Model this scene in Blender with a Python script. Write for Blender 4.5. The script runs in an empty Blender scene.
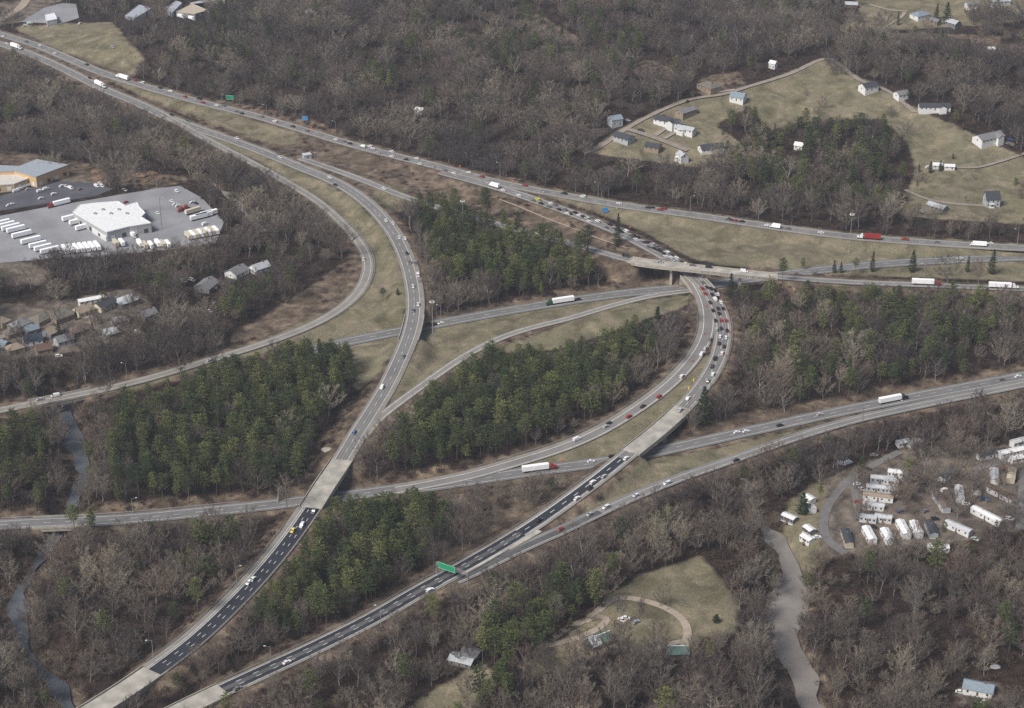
import bpy, math, random
import numpy as np
from mathutils import Vector, Matrix
R = math.radians
rng = np.random.default_rng(11)
random.seed(11)
C = bpy.context.scene.collection
SC = bpy.context.scene

# ------------------------------------------------------------------ camera, sky, sun, exposure
F, PITCH, HC = 1950.0, R(26.4), 570.0
cam_d = bpy.data.cameras.new('camera')
cam_d.sensor_width = 36.0; cam_d.lens = F / 1024 * 36
cam_d.clip_start = 1.0; cam_d.clip_end = 60000.0
cam = bpy.data.objects.new('camera', cam_d); C.objects.link(cam)
cam.location = (0, 0, HC); cam.rotation_euler = (R(90) - PITCH, 0, 0)
SC.camera = cam
SUN_EL, SUN_AZ = R(47), R(228)          # azimuth clockwise from +Y: the sun stands behind the camera, to its left
w = bpy.data.worlds.new('World'); SC.world = w; w.use_nodes = True
nt = w.node_tree; nt.nodes.clear()
sky = nt.nodes.new('ShaderNodeTexSky'); sky.sky_type = 'NISHITA'; sky.sun_disc = False
sky.sun_elevation = SUN_EL; sky.sun_rotation = SUN_AZ
sky.air_density = 1.0; sky.dust_density = 2.5; sky.ozone_density = 1.0
bg = nt.nodes.new('ShaderNodeBackground'); bg.inputs['Strength'].default_value = 0.07
wo = nt.nodes.new('ShaderNodeOutputWorld')
nt.links.new(sky.outputs[0], bg.inputs['Color']); nt.links.new(bg.outputs[0], wo.inputs['Surface'])
sd = bpy.data.lights.new('sun', 'SUN'); sd.energy = 3.2; sd.angle = R(20); sd.color = (1.0, 0.96, 0.905)
so = bpy.data.objects.new('sun', sd); C.objects.link(so)
sdir = Vector((math.sin(SUN_AZ) * math.cos(SUN_EL), math.cos(SUN_AZ) * math.cos(SUN_EL), math.sin(SUN_EL)))
so.rotation_euler = sdir.to_track_quat('Z', 'Y').to_euler(); so.location = (0, 0, 900)
SC.view_settings.view_transform = 'Standard'; SC.view_settings.look = 'None'
SC.view_settings.gamma = 1.0; SC.view_settings.exposure = 0.37
SC.render.engine = 'CYCLES'
SC.cycles.use_denoising = False
SC.cycles.max_bounces = 5; SC.cycles.diffuse_bounces = 3; SC.cycles.glossy_bounces = 2
SC.cycles.transmission_bounces = 2; SC.cycles.volume_bounces = 0; SC.cycles.transparent_max_bounces = 4
SC.cycles.sample_clamp_indirect = 6.0

# ------------------------------------------------------------------ pixel <-> world
CP, SP = math.cos(PITCH), math.sin(PITCH)
def ray(px, py):
    u = (np.asarray(px, float) - 512) / F; v = (354 - np.asarray(py, float)) / F
    return u, CP + v * SP, -SP + v * CP
def at_z(px, py, z):                    # where the sight line of a pixel meets the level z
    u, a, b = ray(px, py); t = (z - HC) / b
    return u * t, a * t
def project(x, y, z):
    x = np.asarray(x, float); y = np.asarray(y, float); z = np.asarray(z, float) - HC
    d = y * CP - z * SP; up = y * SP + z * CP
    d = np.maximum(d, 1.0)
    return 512 + F * x / d, 354 - F * up / d
def inpoly(X, Y, poly):
    X = np.asarray(X, float); Y = np.asarray(Y, float)
    ins = np.zeros(X.shape, bool); n = len(poly)
    for i in range(n):
        x1, y1 = poly[i]; x2, y2 = poly[(i + 1) % n]
        if y1 == y2: continue
        c = ((y1 > Y) != (y2 > Y)) & (X < (x2 - x1) * (Y - y1) / (y2 - y1) + x1)
        ins ^= c
    return ins

# ------------------------------------------------------------------ object helpers
def tag(o, label=None, cat=None, group=None, kind=None):
    if label: o['label'] = label
    if cat: o['category'] = cat
    if group: o['group'] = group
    if kind: o['kind'] = kind
    return o
def empty(name, loc, rz=0.0, s=1.0):
    o = bpy.data.objects.new(name, None); C.objects.link(o)
    o.location = loc; o.rotation_euler = (0, 0, rz); o.scale = (s, s, s); o.empty_display_size = 0.5
    return o
def link(name, me, parent=None):
    o = bpy.data.objects.new(name, me); C.objects.link(o); o.parent = parent
    return o
class MB:
    def __init__(s): s.v = []; s.f = []; s.m = []
    def poly(s, pts, mi=0):
        b = len(s.v); s.v += [tuple(p) for p in pts]; s.f.append(tuple(range(b, b + len(pts)))); s.m.append(mi)
    def hexa(s, lo, hi, mi=0):          # lo, hi: 4 points each, counter-clockwise seen from above
        b = len(s.v); s.v += [tuple(p) for p in lo] + [tuple(p) for p in hi]
        s.f += [(b+3, b+2, b+1, b), (b+4, b+5, b+6, b+7)] + [(b+i, b+(i+1) % 4, b+4+(i+1) % 4, b+4+i) for i in range(4)]
        s.m += [mi] * 6
    def box(s, x0, x1, y0, y1, z0, z1, mi=0, tx=0.0, ty=0.0):
        s.hexa([(x0, y0, z0), (x1, y0, z0), (x1, y1, z0), (x0, y1, z0)],
               [(x0+tx, y0+ty, z1), (x1-tx, y0+ty, z1), (x1-tx, y1-ty, z1), (x0+tx, y1-ty, z1)], mi)
    def tube(s, p, q, r0, r1, n=4, mi=0, cap=False):
        p = Vector(p); q = Vector(q); d = (q - p)
        if d.length < 1e-6: return
        d.normalize(); a = d.orthogonal().normalized(); c = d.cross(a); b = len(s.v)
        for (o, r) in ((p, r0), (q, r1)):
            for i in range(n):
                t = 2 * math.pi * i / n; s.v.append(tuple(o + a * (r * math.cos(t)) + c * (r * math.sin(t))))
        for i in range(n):
            s.f.append((b+i, b+(i+1) % n, b+n+(i+1) % n, b+n+i)); s.m.append(mi)
        if cap:
            s.f.append(tuple(b+n+i for i in range(n))); s.m.append(mi)
            s.f.append(tuple(b+n-1-i for i in range(n))); s.m.append(mi)
    def mesh(s, name, mats):
        me = bpy.data.meshes.new(name); me.from_pydata(s.v, [], s.f)
        if not isinstance(mats, (list, tuple)): mats = [mats]
        for m in mats: me.materials.append(m)
        if len(mats) > 1: me.polygons.foreach_set('material_index', s.m)
        me.update(); return me
    def build(s, name, mats, parent=None):
        return link(name, s.mesh(name, mats), parent)

# ------------------------------------------------------------------ materials
def mat(name, col, rough=0.85, var=0.15, scale=0.4, metal=0.0, objcol=False, rnd=None, detail=4.0, bump=0.0, coord='Object', spec=0.3, patch=None):
    m = bpy.data.materials.new(name); m.use_nodes = True; t = m.node_tree; b = t.nodes['Principled BSDF']
    b.inputs['Roughness'].default_value = rough; b.inputs['Metallic'].default_value = metal
    b.inputs['Specular IOR Level'].default_value = spec
    tc = t.nodes.new('ShaderNodeTexCoord'); nz = t.nodes.new('ShaderNodeTexNoise')
    nz.inputs['Scale'].default_value = scale; nz.inputs['Detail'].default_value = detail
    t.links.new(tc.outputs[coord], nz.inputs['Vector'])
    if rnd:                              # a colour of its own per thing, picked along a ramp
        oi = t.nodes.new('ShaderNodeObjectInfo'); cr = t.nodes.new('ShaderNodeValToRGB')
        cr.color_ramp.interpolation = 'LINEAR'
        els = cr.color_ramp.elements
        while len(els) < len(rnd): els.new(0.5)
        for i, c in enumerate(rnd):
            els[i].position = i / (len(rnd) - 1); els[i].color = (*c, 1)
        t.links.new(oi.outputs['Random'], cr.inputs[0]); src = cr.outputs[0]
        if patch:                        # kinds grow in patches: tint by where the tree stands
            pn = t.nodes.new('ShaderNodeTexNoise'); pn.inputs['Scale'].default_value = .013; pn.inputs['Detail'].default_value = 3
            t.links.new(oi.outputs['Location'], pn.inputs['Vector']); pr = t.nodes.new('ShaderNodeValToRGB'); e = pr.color_ramp.elements
            e[0].position = .36; e[1].position = .64; e[0].color = (*patch[0], 1); e[1].color = (*patch[1], 1)
            t.links.new(pn.outputs['Fac'], pr.inputs[0]); mx = t.nodes.new('ShaderNodeMix'); mx.data_type = 'RGBA'; mx.blend_type = 'MULTIPLY'; mx.inputs[0].default_value = 1
            t.links.new(src, mx.inputs[6]); t.links.new(pr.outputs[0], mx.inputs[7]); src = mx.outputs[2]
    elif objcol:
        oi = t.nodes.new('ShaderNodeObjectInfo'); src = oi.outputs['Color']
    else:
        rg = t.nodes.new('ShaderNodeRGB'); rg.outputs[0].default_value = (*col, 1); src = rg.outputs[0]
    mr = t.nodes.new('ShaderNodeMapRange'); mr.inputs['From Min'].default_value = 0.3; mr.inputs['From Max'].default_value = 0.7
    mr.inputs['To Min'].default_value = 1 - var; mr.inputs['To Max'].default_value = 1 + var
    t.links.new(nz.outputs['Fac'], mr.inputs['Value'])
    vm = t.nodes.new('ShaderNodeVectorMath'); vm.operation = 'SCALE'
    t.links.new(src, vm.inputs[0]); t.links.new(mr.outputs[0], vm.inputs['Scale'])
    t.links.new(vm.outputs[0], b.inputs['Base Color'])
    if bump:
        bp = t.nodes.new('ShaderNodeBump'); bp.inputs['Strength'].default_value = bump
        t.links.new(nz.outputs['Fac'], bp.inputs['Height']); t.links.new(bp.outputs[0], b.inputs['Normal'])
    return m
M = {}
M['asphalt'] = mat('worn_asphalt', (0.215, 0.205, 0.195), 0.9, 0.16, 0.05, detail=8)
M['asphalt_b'] = mat('worn_asphalt_bluish', (0.175, 0.172, 0.17), 0.9, 0.16, 0.06, detail=8)
M['shoulder'] = mat('shoulder_asphalt', (0.25, 0.232, 0.205), 0.9, 0.14, 0.1, detail=8)
M['new_asphalt'] = mat('new_asphalt', (0.032, 0.035, 0.045), 0.8, 0.22, 0.12, detail=7)
M['mid_asphalt'] = mat('older_dark_asphalt', (0.11, 0.107, 0.105), 0.85, 0.2, 0.12, detail=7)
M['concrete'] = mat('bridge_concrete', (0.39, 0.365, 0.315), 0.85, 0.32, 0.13, detail=10)
M['rail_concrete'] = mat('parapet_concrete', (0.40, 0.37, 0.31), 0.85, 0.18, 0.3, detail=6)
M['paint'] = mat('road_paint', (0.62, 0.62, 0.60), 0.7, 0.18, 0.4)
M['paint_y'] = mat('road_paint_yellow', (0.55, 0.5, 0.32), 0.7, 0.15, 0.4)
M['dirt_road'] = mat('gravel_lane', (0.36, 0.30, 0.235), 0.95, 0.16, 0.3, detail=8)
M['wear'] = mat('tyre_worn_asphalt', (0.18, 0.172, 0.166), 0.9, 0.2, 0.08, detail=8)
M['mound'] = mat('brown_earth', (.19,.125,.08), .95, .3, .4, detail=8)
M['lane'] = mat('lane_tar', (0.285, 0.245, 0.205), 0.95, 0.14, 0.2, detail=8)
M['lot'] = mat('yard_asphalt', (0.27, 0.27, 0.28), 0.92, 0.16, 0.05, detail=9)
M['parklane'] = mat('park_lane_tar', (0.17, 0.16, 0.155), 0.95, 0.2, 0.15, detail=8)
M['lot_dark'] = mat('yard_asphalt_dark', (0.095, 0.095, 0.11), 0.9, 0.2, 0.08, detail=9)
M['steel'] = mat('galvanised_steel', (0.42, 0.42, 0.41), 0.45, 0.1, 2.0, metal=0.4)
M['dark_steel'] = mat('dark_steel', (0.09, 0.09, 0.09), 0.5, 0.1, 2.0, metal=0.4)
M['wood'] = mat('weathered_pole_wood', (0.16, 0.12, 0.09), 0.9, 0.2, 1.0)
M['paintbody'] = mat('vehicle_paint', (1, 1, 1), 0.28, 0.03, 0.5, objcol=True, spec=0.5)
M['truckwhite'] = mat('trailer_skin', (0.74, 0.74, 0.73), 0.45, 0.07, 0.6, objcol=True)
M['glass'] = mat('dark_glass', (0.02, 0.025, 0.03), 0.12, 0.02, 1.0, spec=0.6)
M['tyre'] = mat('tyre_rubber', (0.02, 0.02, 0.02), 0.9, 0.1, 2.0)
M['taillamp'] = mat('red_lamp_plastic', (0.55, 0.02, 0.015), 0.3, 0.02, 1.0)
M['headlamp'] = mat('clear_lamp_plastic', (0.7, 0.7, 0.68), 0.2, 0.02, 1.0)
M['roofcol'] = mat('roofing', (1, 1, 1), 0.85, 0.16, 0.9, objcol=True, detail=7)
M['wallcol'] = mat('siding', (1, 1, 1), 0.8, 0.08, 0.8, objcol=True, detail=6)
M['trim'] = mat('white_trim', (0.7, 0.7, 0.68), 0.7, 0.05, 1.0)
M['door'] = mat('house_door', (0.16, 0.09, 0.06), 0.6, 0.1, 2.0)
M['brick'] = mat('chimney_brick', (0.22, 0.11, 0.08), 0.9, 0.2, 3.0)
M['green_sign'] = mat('green_sign', (0.02, 0.30, 0.15), 0.45, 0.06, 0.8)
M['blue_sign'] = mat('blue_sign', (0.06, 0.28, 0.62), 0.45, 0.05, 0.8)
M['orange_sign'] = mat('orange_sign', (0.75, 0.15, 0.06), 0.45, 0.05, 0.8)
M['yellow'] = mat('yellow_plastic', (0.75, 0.5, 0.08), 0.5, 0.05, 0.8)
M['white_sign'] = mat('white_panel', (0.7, 0.7, 0.68), 0.5, 0.06, 0.8)
M['bark'] = mat('bark', None, 0.95, 0.2, 0.5, rnd=[(.13,.113,.10), (.24,.215,.19), (.09,.078,.07), (.34,.315,.28), (.15,.13,.115)])
M['twig'] = mat('bare_twigs', None, 0.95, 0.2, 0.25, patch=((.60,.585,.64), (1.36,1.33,1.22)), rnd=[(.09,.07,.07), (.2,.165,.135), (.10,.08,.075), (.25,.215,.17), (.15,.105,.088), (.12,.105,.105), (.24,.21,.17), (.075,.058,.057), (.16,.13,.112), (.31,.275,.22), (.10,.08,.078), (.18,.155,.13)])
M['pinebark'] = mat('pine_bark', (0.14, 0.105, 0.085), 0.95, 0.2, 0.6)
M['needle'] = mat('pine_needles', None, 0.8, 0.4, 0.45, rnd=[(.05,.08,.036), (.15,.18,.058), (.058,.088,.038), (.22,.235,.08), (.09,.12,.045), (.042,.066,.034), (.17,.195,.064), (.075,.10,.04)])
M['cedar'] = mat('cedar_foliage', None, 0.85, 0.25, 0.4, rnd=[(.028,.052,.024), (.04,.068,.03), (.03,.05,.028)])
M['scrub'] = mat('brown_scrub', None, 0.95, 0.2, 0.8, rnd=[(.06,.04,.034), (.10,.07,.053), (.05,.035,.032), (.14,.10,.072), (.075,.048,.04), (.055,.045,.04)])
M['straw'] = mat('tan_straw', None, 0.95, 0.2, 0.8, rnd=[(.30,.23,.15), (.24,.18,.12), (.34,.27,.18), (.2,.145,.1)])

# ------------------------------------------------------------------ road data: pixel x, pixel y, level z (m)
ROADS = {
 'U': dict(w=12.5, m='asphalt', pts=[(-70,10,6),(-20,28,6),(30,43,6),(60,55,6),(100,72,6),(140,85,6),(200,102,5),(256,116,5),(300,129,5),(350,144,5),(400,157,5),(440,167,5),(480,178,5),(520,187,5),(560,194.5,5),(620,205,5),(700,216,5),(768,226,5),(850,236.5,5),(950,244,5),(1024,248,5),(1100,251,5)], lanes=3, hide=[]),
 'L': dict(w=12.5, m='asphalt', pts=[(-70,22,6),(-20,38,6),(20,50,6),(60,67,6),(100,87,6),(140,104,6),(170,118,5.5),(200,129,5),(256,149,5),(300,167,5),(340,184,6),(370,205,7),(392,230,7.5),(405,255,8),(413,283,8),(415,310,8),(410,335,8),(400,360,8),(388,385,8),(373,410,8),(357,435,8),(342,460,8),(325,485,8),(308,512,8),(288,540,8),(262,572,7.5),(232,604,7),(196,638,6.5),(153,671,6),(105,703,5.5),(60,730,5.5),(10,760,5.5)], lanes=2, hide=[]),
 'A': dict(w=8.5, m='shoulder', pts=[(152,108,5.8),(180,124,5.5),(210,141,5.2),(256,165,4.5),(290,184,4),(320,203,3.5),(345,226,3),(362,247,3),(368,265,3),(362,286,3),(345,305,3),(318,322,3),(285,336,3),(250,348,3),(200,363,3),(150,378,3),(100,390,3),(50,400,3),(0,410,3),(-70,424,3)], lanes=1, hide=[]),
 'O': dict(w=8.8, m='asphalt', pts=[(300,158,5.1),(335,170,5.4),(365,181,6),(400,195,6.5),(440,208,8),(490,222,10),(540,236,12),(590,249,14),(635,261,14.5),(690,267.5,14.5),(740,273,14),(785,277.5,12),(850,282,9),(930,285,7),(1024,289,6),(1100,292,6)], lanes=1, hide=[(412,585)]),
 'M': dict(w=13, m='asphalt_b', pts=[(300,352,0),(340,343,0),(375,336,0),(410,329,0),(440,323,0),(500,312,0),(560,302,0),(610,295,0),(650,290.5,0),(690,287,0),(730,282,0),(770,276,0.3),(820,270,0.6),(880,264,1),(950,260,1.5),(1024,257,2),(1100,254,2)], lanes=2, hide=[(0,372),(735,878)]),
 'N': dict(w=7.0, m='shoulder', pts=[(690,290.5,0),(650,296,0),(610,306,0.3),(570,318,1),(530,328,2),(500,338,3),(470,353,4.5),(445,369,5.5),(420,387,6.8),(398,403,7.8),(378,419,8),(362,438,8)], lanes=1, hide=[]),
 'J': dict(w=11.5, m='asphalt', pts=[(440,172,5),(470,180,5),(500,188.5,5),(530,198.5,5),(560,209,5.2),(590,220.5,5.5),(620,233,6),(650,248.5,7),(672,261,7.5),(692,275,7.5),(707,290,7.5),(718,308,7.5),(723,328,7.5),(721,348,7.5),(714,367,7.5),(702,386,7.5),(686,405,7.5),(660,429,7.5),(630,453,7.5),(600,477,7),(565,503,5.5),(535,524,4.5),(500,546,3.8),(460,569,3.4),(420,591,3.2),(370,620,3),(310,650,3),(256,675,3),(215,694,3),(170,716,3),(120,742,3)], lanes=2, hide=[]),
 'C': dict(w=11.0, m='asphalt', pts=[(396,489.5,0.1),(430,483.5,0.1),(470,475,0.1),(512,463,0.3),(560,448,1.2),(600,430.5,2.5),(640,406,4.5),(670,383,6),(693,358,7),(705,336,7.5),(707,316,7.5),(704,300,7.5),(697,286,7.5),(688,275,7.5)], lanes=1, hide=[]),
 'X': dict(w=12.0, m='asphalt_b', pts=[(-70,531,0),(0,525,0),(60,522,0),(100,520.5,0),(150,517,0),(200,512,0),(256,506.5,0),(300,501,0),(345,496,0),(385,490.5,0),(430,486,0),(470,480.5,0),(520,473,0),(570,466.5,0),(610,461,0),(650,453,0),(700,442,0),(768,427,0),(830,413.5,0),(890,401.5,0),(950,390,0),(1024,376,0),(1100,361,0)], lanes=2, hide=[]),
 'Y': dict(w=9.0, m='asphalt', pts=[(1100,368,0),(1024,384,0),(960,397,0),(900,409.5,0),(850,421,0),(800,436,0.2),(768,447,0.4),(720,464,0.8),(680,478,1.3),(640,494,2),(600,512,3),(565,529,3.8),(535,542,4),(505,556,3.7),(480,569,3.4),(455,580.5,3.2)], lanes=1, hide=[]),
}
RIVERS = {
 'right': dict(z=-5, pts=[(742,478,4),(750,505,5),(766,530,12),(782,549,18),(792,572,15),(793,592,24),(784,615,28),(780,636,28),(793,657,25),(804,682,25),(816,712,23),(830,760,22)]),
 'left': dict(z=-6, pts=[(60,392,10),(64,405,12),(68,425,17),(76,448,19),(84,470,13),(78,492,10),(60,530,6),(32,570,7),(18,598,10),(20,620,13),(28,650,11),(48,680,16),(75,715,16),(100,760,16)]),
 'creek': dict(z=2, pts=[(205,178,5),(222,191,6),(232,200,7),(246,214,6),(262,232,5)]),
}
def catmull(P, step=4.0):
    P = np.array(P, float); out = []
    Q = np.vstack([2*P[0]-P[1], P, 2*P[-1]-P[-2]])
    for i in range(1, len(Q)-2):
        p0, p1, p2, p3 = Q[i-1], Q[i], Q[i+1], Q[i+2]
        n = max(1, int(np.linalg.norm(p2[:2]-p1[:2]) / step))
        for k in range(n):
            t = k / n
            out.append(0.5*((2*p1)+(-p0+p2)*t+(2*p0-5*p1+4*p2-p3)*t*t+(-p0+3*p1-3*p2+p3)*t**3))
    out.append(Q[-2]); return np.array(out)
def smooth(S, n=3):
    S = S.copy()
    for _ in range(n): S[1:-1] = 0.25*S[:-2] + 0.5*S[1:-1] + 0.25*S[2:]
    return S
def frame(S):
    T = np.gradient(S[:, :2], axis=0); T /= np.linalg.norm(T, axis=1)[:, None] + 1e-9
    N = np.stack([-T[:, 1], T[:, 0]], 1)          # to the left of travel along the list
    return T, N
for i, (k, r) in enumerate(ROADS.items()):
    P = [(*at_z(a, b, z), z) for a, b, z in r['pts']]
    S = smooth(catmull(P), 4); r['S'] = S; r['T'], r['N'] = frame(S); r['off'] = {'U': 0, 'L': .06, 'A': .02, 'O': .03, 'M': 0, 'N': 0, 'J': .30, 'C': .24, 'X': .1, 'Y': .22}[k]
    r['px'], r['py'] = project(S[:, 0], S[:, 1], S[:, 2])
for k, r in RIVERS.items():
    P = []
    for a, b, wpx in r['pts']:
        x, y = at_z(a, b, r['z']); P.append((x, y, r['z'], wpx * (y*CP+(HC-r['z'])*SP) / F))
    S = smooth(catmull(P, 5.0), 3); r['S'] = S; r['T'], r['N'] = frame(S)

# which stretches are bridges: road, from pixel, to pixel, piers at pixels
def near_i(k, px, py):
    r = ROADS[k]; return int(np.argmin((r['px']-px)**2 + (r['py']-py)**2))
BRIDGES = [
 ('O', (632,261), (778,277), [(672,265),(742,273)], 'long pale concrete overpass carrying a lane high above the traffic jam', 1.5),
 ('L', (343,459), (311,508), [(331,477),(320,494)], 'wide pale concrete bridge whose patched deck ends at the fresh black asphalt', 2.2),
 ('L', (414,316), (408,341), [], 'short grey bridge over the middle roadway beside the tall light mast', 2.0),
 ('J', (684,407), (630,453), [(659,430)], 'slanting tan concrete bridge crossing the lower roadway beside a lone dark evergreen', 2.2),
 ('J', (693,276), (711,296), [], 'short bridge under the packed cars just past the high overpass', 2.0),
 ('C', (701,293), (688,275), [], 'narrow ramp bridge joining the packed cars beside the high overpass', 2.0),
 ('L', (153,671), (60,730), [(140,681),(118,695),(90,712)], 'pale grey bridge over the stream below the black asphalt curve', 2.2),
 ('J', (226,689), (150,727), [(200,702),(180,712)], 'bright concrete bridge cut off by the bottom edge of the view', 2.2),
 ('A', (92,392), (28,405), [(78,395),(60,398),(43,402)], 'low tree-framed bridge carrying the loop ramp over the creek', 2.0),
 ('X', (92,521), (30,524), [(72,521.5),(52,522.5)], 'flat roadway bridge over the dark creek near the round green pine', 2.0),
]
for r in ROADS.values(): r['br'] = np.zeros(len(r['S']), bool)
for b in BRIDGES:
    i0, i1 = sorted((near_i(b[0], *b[1]), near_i(b[0], *b[2]))); ROADS[b[0]]['br'][i0:i1+1] = True

# ------------------------------------------------------------------ terrain
def axis(lo, hi, st, far_lo, far_hi):
    a = list(np.arange(lo, hi+st, st)); s = st
    while a[-1] < far_hi: s *= 1.35; a.append(a[-1]+s)
    s = st
    while a[0] > far_lo: s *= 1.35; a.insert(0, a[0]-s)
    return np.array(a)
ST = 3.0
GX = axis(-780, 780, ST, -30000, 30000); GY = axis(640, 2320, ST, -4000, 45000)
XX, YY = np.meshgrid(GX, GY)
def gauss(x0, y0, sx, sy, h): return h*np.exp(-((XX-x0)/sx)**2-((YY-y0)/sy)**2)
def wav(l, a, seed):
    r = np.random.default_rng(seed); o = np.zeros_like(XX)
    for _ in range(6):
        th = r.uniform(0, 2*math.pi); k = 2*math.pi/(l*r.uniform(.7, 1.5))
        o += np.sin((XX*math.cos(th)+YY*math.sin(th))*k + r.uniform(0, 6.3))
    return a*o/2.5
ss = lambda e0, e1, v: (lambda t: t*t*(3-2*t))(np.clip((v-e0)/(e1-e0), 0, 1))
hills = ss(1450, 1700, YY)
H = 1.2 + wav(110, 1.0, 1)*(1-hills*.3) + hills*wav(230, 5, 2)
H += gauss(275, 1665, 210, 120, 33) + gauss(420, 1560, 140, 90, 10) + gauss(90, 1560, 110, 90, 10)
H += gauss(-160, 1800, 170, 130, 26) + gauss(80, 1850, 160, 130, 22) + gauss(-20, 1640, 120, 80, 8)
H += gauss(-330, 1080, 170, 110, 3) + gauss(-430, 1230, 170, 60, 4) + gauss(-350, 1450, 180, 60, 4)
H += np.clip(YY-1850, 0, 900)*0.085*ss(-700, -200, XX) + gauss(600, 2000, 200, 150, 25)
H += gauss(60, 800, 110, 70, 4) + gauss(320, 800, 160, 60, -1)
fardist = np.maximum(np.abs(XX)-780, 0) + np.maximum(YY-2320, 0)
H += ss(0, 4000, fardist)*(60+60*np.sin(XX/1700)*np.cos(YY/2300))
LOTS = {
 'freight_yard': (5.0, 'lot', [(-60,232),(0,216),(45,207.5),(90,200),(130,193),(160,188),(180,186),(202,198),(224,222),(216,243),(170,250),(100,257),(60,258),(-60,268)]),
 'factory_yard': (5.0, 'lot_dark', [(-60,205),(0,196),(35,187),(62,181),(95,184),(113,189),(96,196),(45,204),(0,211),(-60,222)]),
 'roadside_yard': (9.0, 'lot', [(20,22),(44,8),(62,3),(76,4),(79,18),(60,24)]),
}
def blur(a, n):
    for _ in range(n):
        a = (a + np.roll(a, 1, 0) + np.roll(a, -1, 0) + np.roll(a, 1, 1) + np.roll(a, -1, 1))/5
    return a
for z, _, pl in LOTS.values():
    W = [at_z(a, b, z) for a, b in pl]
    cx = np.mean([p[0] for p in W]); cy = np.mean([p[1] for p in W])
    m = inpoly(XX, YY, [(float(cx+(x-cx)*1.05), float(cy+(y-cy)*1.12)) for x, y in W]).astype(float)
    m = np.clip(blur(m, 10)*2, 0, 1); H = H*(1-m) + z*m
sumw = np.zeros_like(H); sumz = np.zeros_like(H); dmin = np.full_like(H, 1e9); zmin = np.zeros_like(H)
def stamp(x, y, z, hw, rad=48):
    i0 = np.searchsorted(GY, y-rad); i1 = np.searchsorted(GY, y+rad); j0 = np.searchsorted(GX, x-rad); j1 = np.searchsorted(GX, x+rad)
    sl = (slice(i0, i1), slice(j0, j1))
    d = np.maximum(np.hypot(XX[sl]-x, YY[sl]-y)-hw, 0)
    wt = 1/(d+0.6)**4; sumw[sl] += wt; sumz[sl] += wt*z
    dmin[sl] = np.minimum(dmin[sl], d)
for k, r in ROADS.items():
    for i in range(len(r['S'])):
        if r['br'][i]: continue
        x, y, z = r['S'][i]
        if 600 < y < 2350: stamp(x, y, z, r['w']/2 + 3.2)
for k, r in RIVERS.items():
    for x, y, z, wd in r['S']:
        if 600 < y < 2350: stamp(x, y, z-1.0, wd/2*0.9)
zr = np.where(sumw > 0, sumz/np.maximum(sumw, 1e-20), 0) - 0.4
Rb = np.clip(2.3*np.abs(zr-H), 9, 42)
tt = 1 - ss(0, 1, dmin/Rb)
H = np.where(sumw > 0, H*(1-tt) + zr*tt, H)
def hz(x, y):
    x = np.asarray(x, float); y = np.asarray(y, float)
    j = np.clip(np.searchsorted(GX, x)-1, 0, len(GX)-2); i = np.clip(np.searchsorted(GY, y)-1, 0, len(GY)-2)
    u = np.clip((x-GX[j])/(GX[j+1]-GX[j]), 0, 1); v = np.clip((y-GY[i])/(GY[i+1]-GY[i]), 0, 1)
    return (H[i, j]*(1-u)+H[i, j+1]*u)*(1-v) + (H[i+1, j]*(1-u)+H[i+1, j+1]*u)*v
def ground(px, py):                     # first meeting of the sight line with the ground
    px = np.atleast_1d(np.asarray(px, float)); py = np.atleast_1d(np.asarray(py, float))
    zs = np.linspace(140, -9, 300); u, a, b = ray(px, py)
    t = (zs[:, None]-HC)/b[None]; X = u*t; Y = a*t; below = hz(X, Y) >= zs[:, None]
    k = np.argmax(below, 0); k = np.where(below.any(0), k, len(zs)-1)
    z1 = zs[k]; z0 = zs[np.maximum(k-1, 0)]
    for _ in range(12):
        zm = (z0+z1)/2; t = (zm-HC)/b; bl = hz(u*t, a*t) >= zm
        z1 = np.where(bl, zm, z1); z0 = np.where(bl, z0, zm)
    t = (z1-HC)/b; return u*t, a*t, z1
def G(px, py):
    x, y, z = ground(px, py); return float(x[0]), float(y[0]), float(z[0])

GRASS = [
 [(470,176),(560,191),(700,213),(850,233),(1030,245),(1030,282),(850,275),(760,268),(720,265),(690,258),(640,230),(560,200),(500,186)],
 [(170,122),(210,132),(300,170),(350,195),(385,230),(400,260),(408,300),(400,340),(380,372),(356,396),(352,350),(340,343),(270,352),(200,370),(150,386),(100,396),(140,378),(250,345),(330,310),(366,275),(365,245),(330,205),(256,160)],
 [(405,330),(560,303),(650,294),(560,320),(500,340),(450,370),(385,410),(395,370)],
 [(490,352),(560,325),(600,308),(690,294),(690,305),(640,322),(560,350)],
 [(460,478),(570,447),(640,410),(700,360),(712,350),(712,380),(660,425),(610,458),(520,468)],
 [(640,460),(700,452),(768,436),(850,417),(980,385),(850,420),(768,450),(700,474),(640,498),(540,540),(600,500)],
 [(735,92),(825,58),(870,82),(920,110),(1030,160),(1030,225),(960,220),(900,216),(915,170),(905,140),(880,118),(800,122),(770,130)],
 [(585,152),(620,128),(680,100),(740,90),(745,108),(715,125),(750,150),(700,168),(610,156)],
 [(600,600),(640,575),(700,556),(722,578),(738,606),(738,632),(705,638),(660,622)],
 [(525,668),(600,606),(650,598),(690,618),(698,648),(660,652),(610,650),(570,668),(535,680)], [(60,57),(150,87),(256,121),(300,134),(290,148),(256,139),(150,99)], [(10,26),(112,22),(145,60),(130,76),(60,50)], [(380,182),(405,190),(410,205),(395,215),(372,195)], [(392,722),(440,684),(485,662),(500,680),(470,712),(445,730)],
 [(775,560),(790,500),(820,478),(830,500),(815,530),(830,562),(800,575)],
 [(850,-10),(1030,-10),(1030,20),(985,25),(900,30),(868,30)],
]
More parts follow.
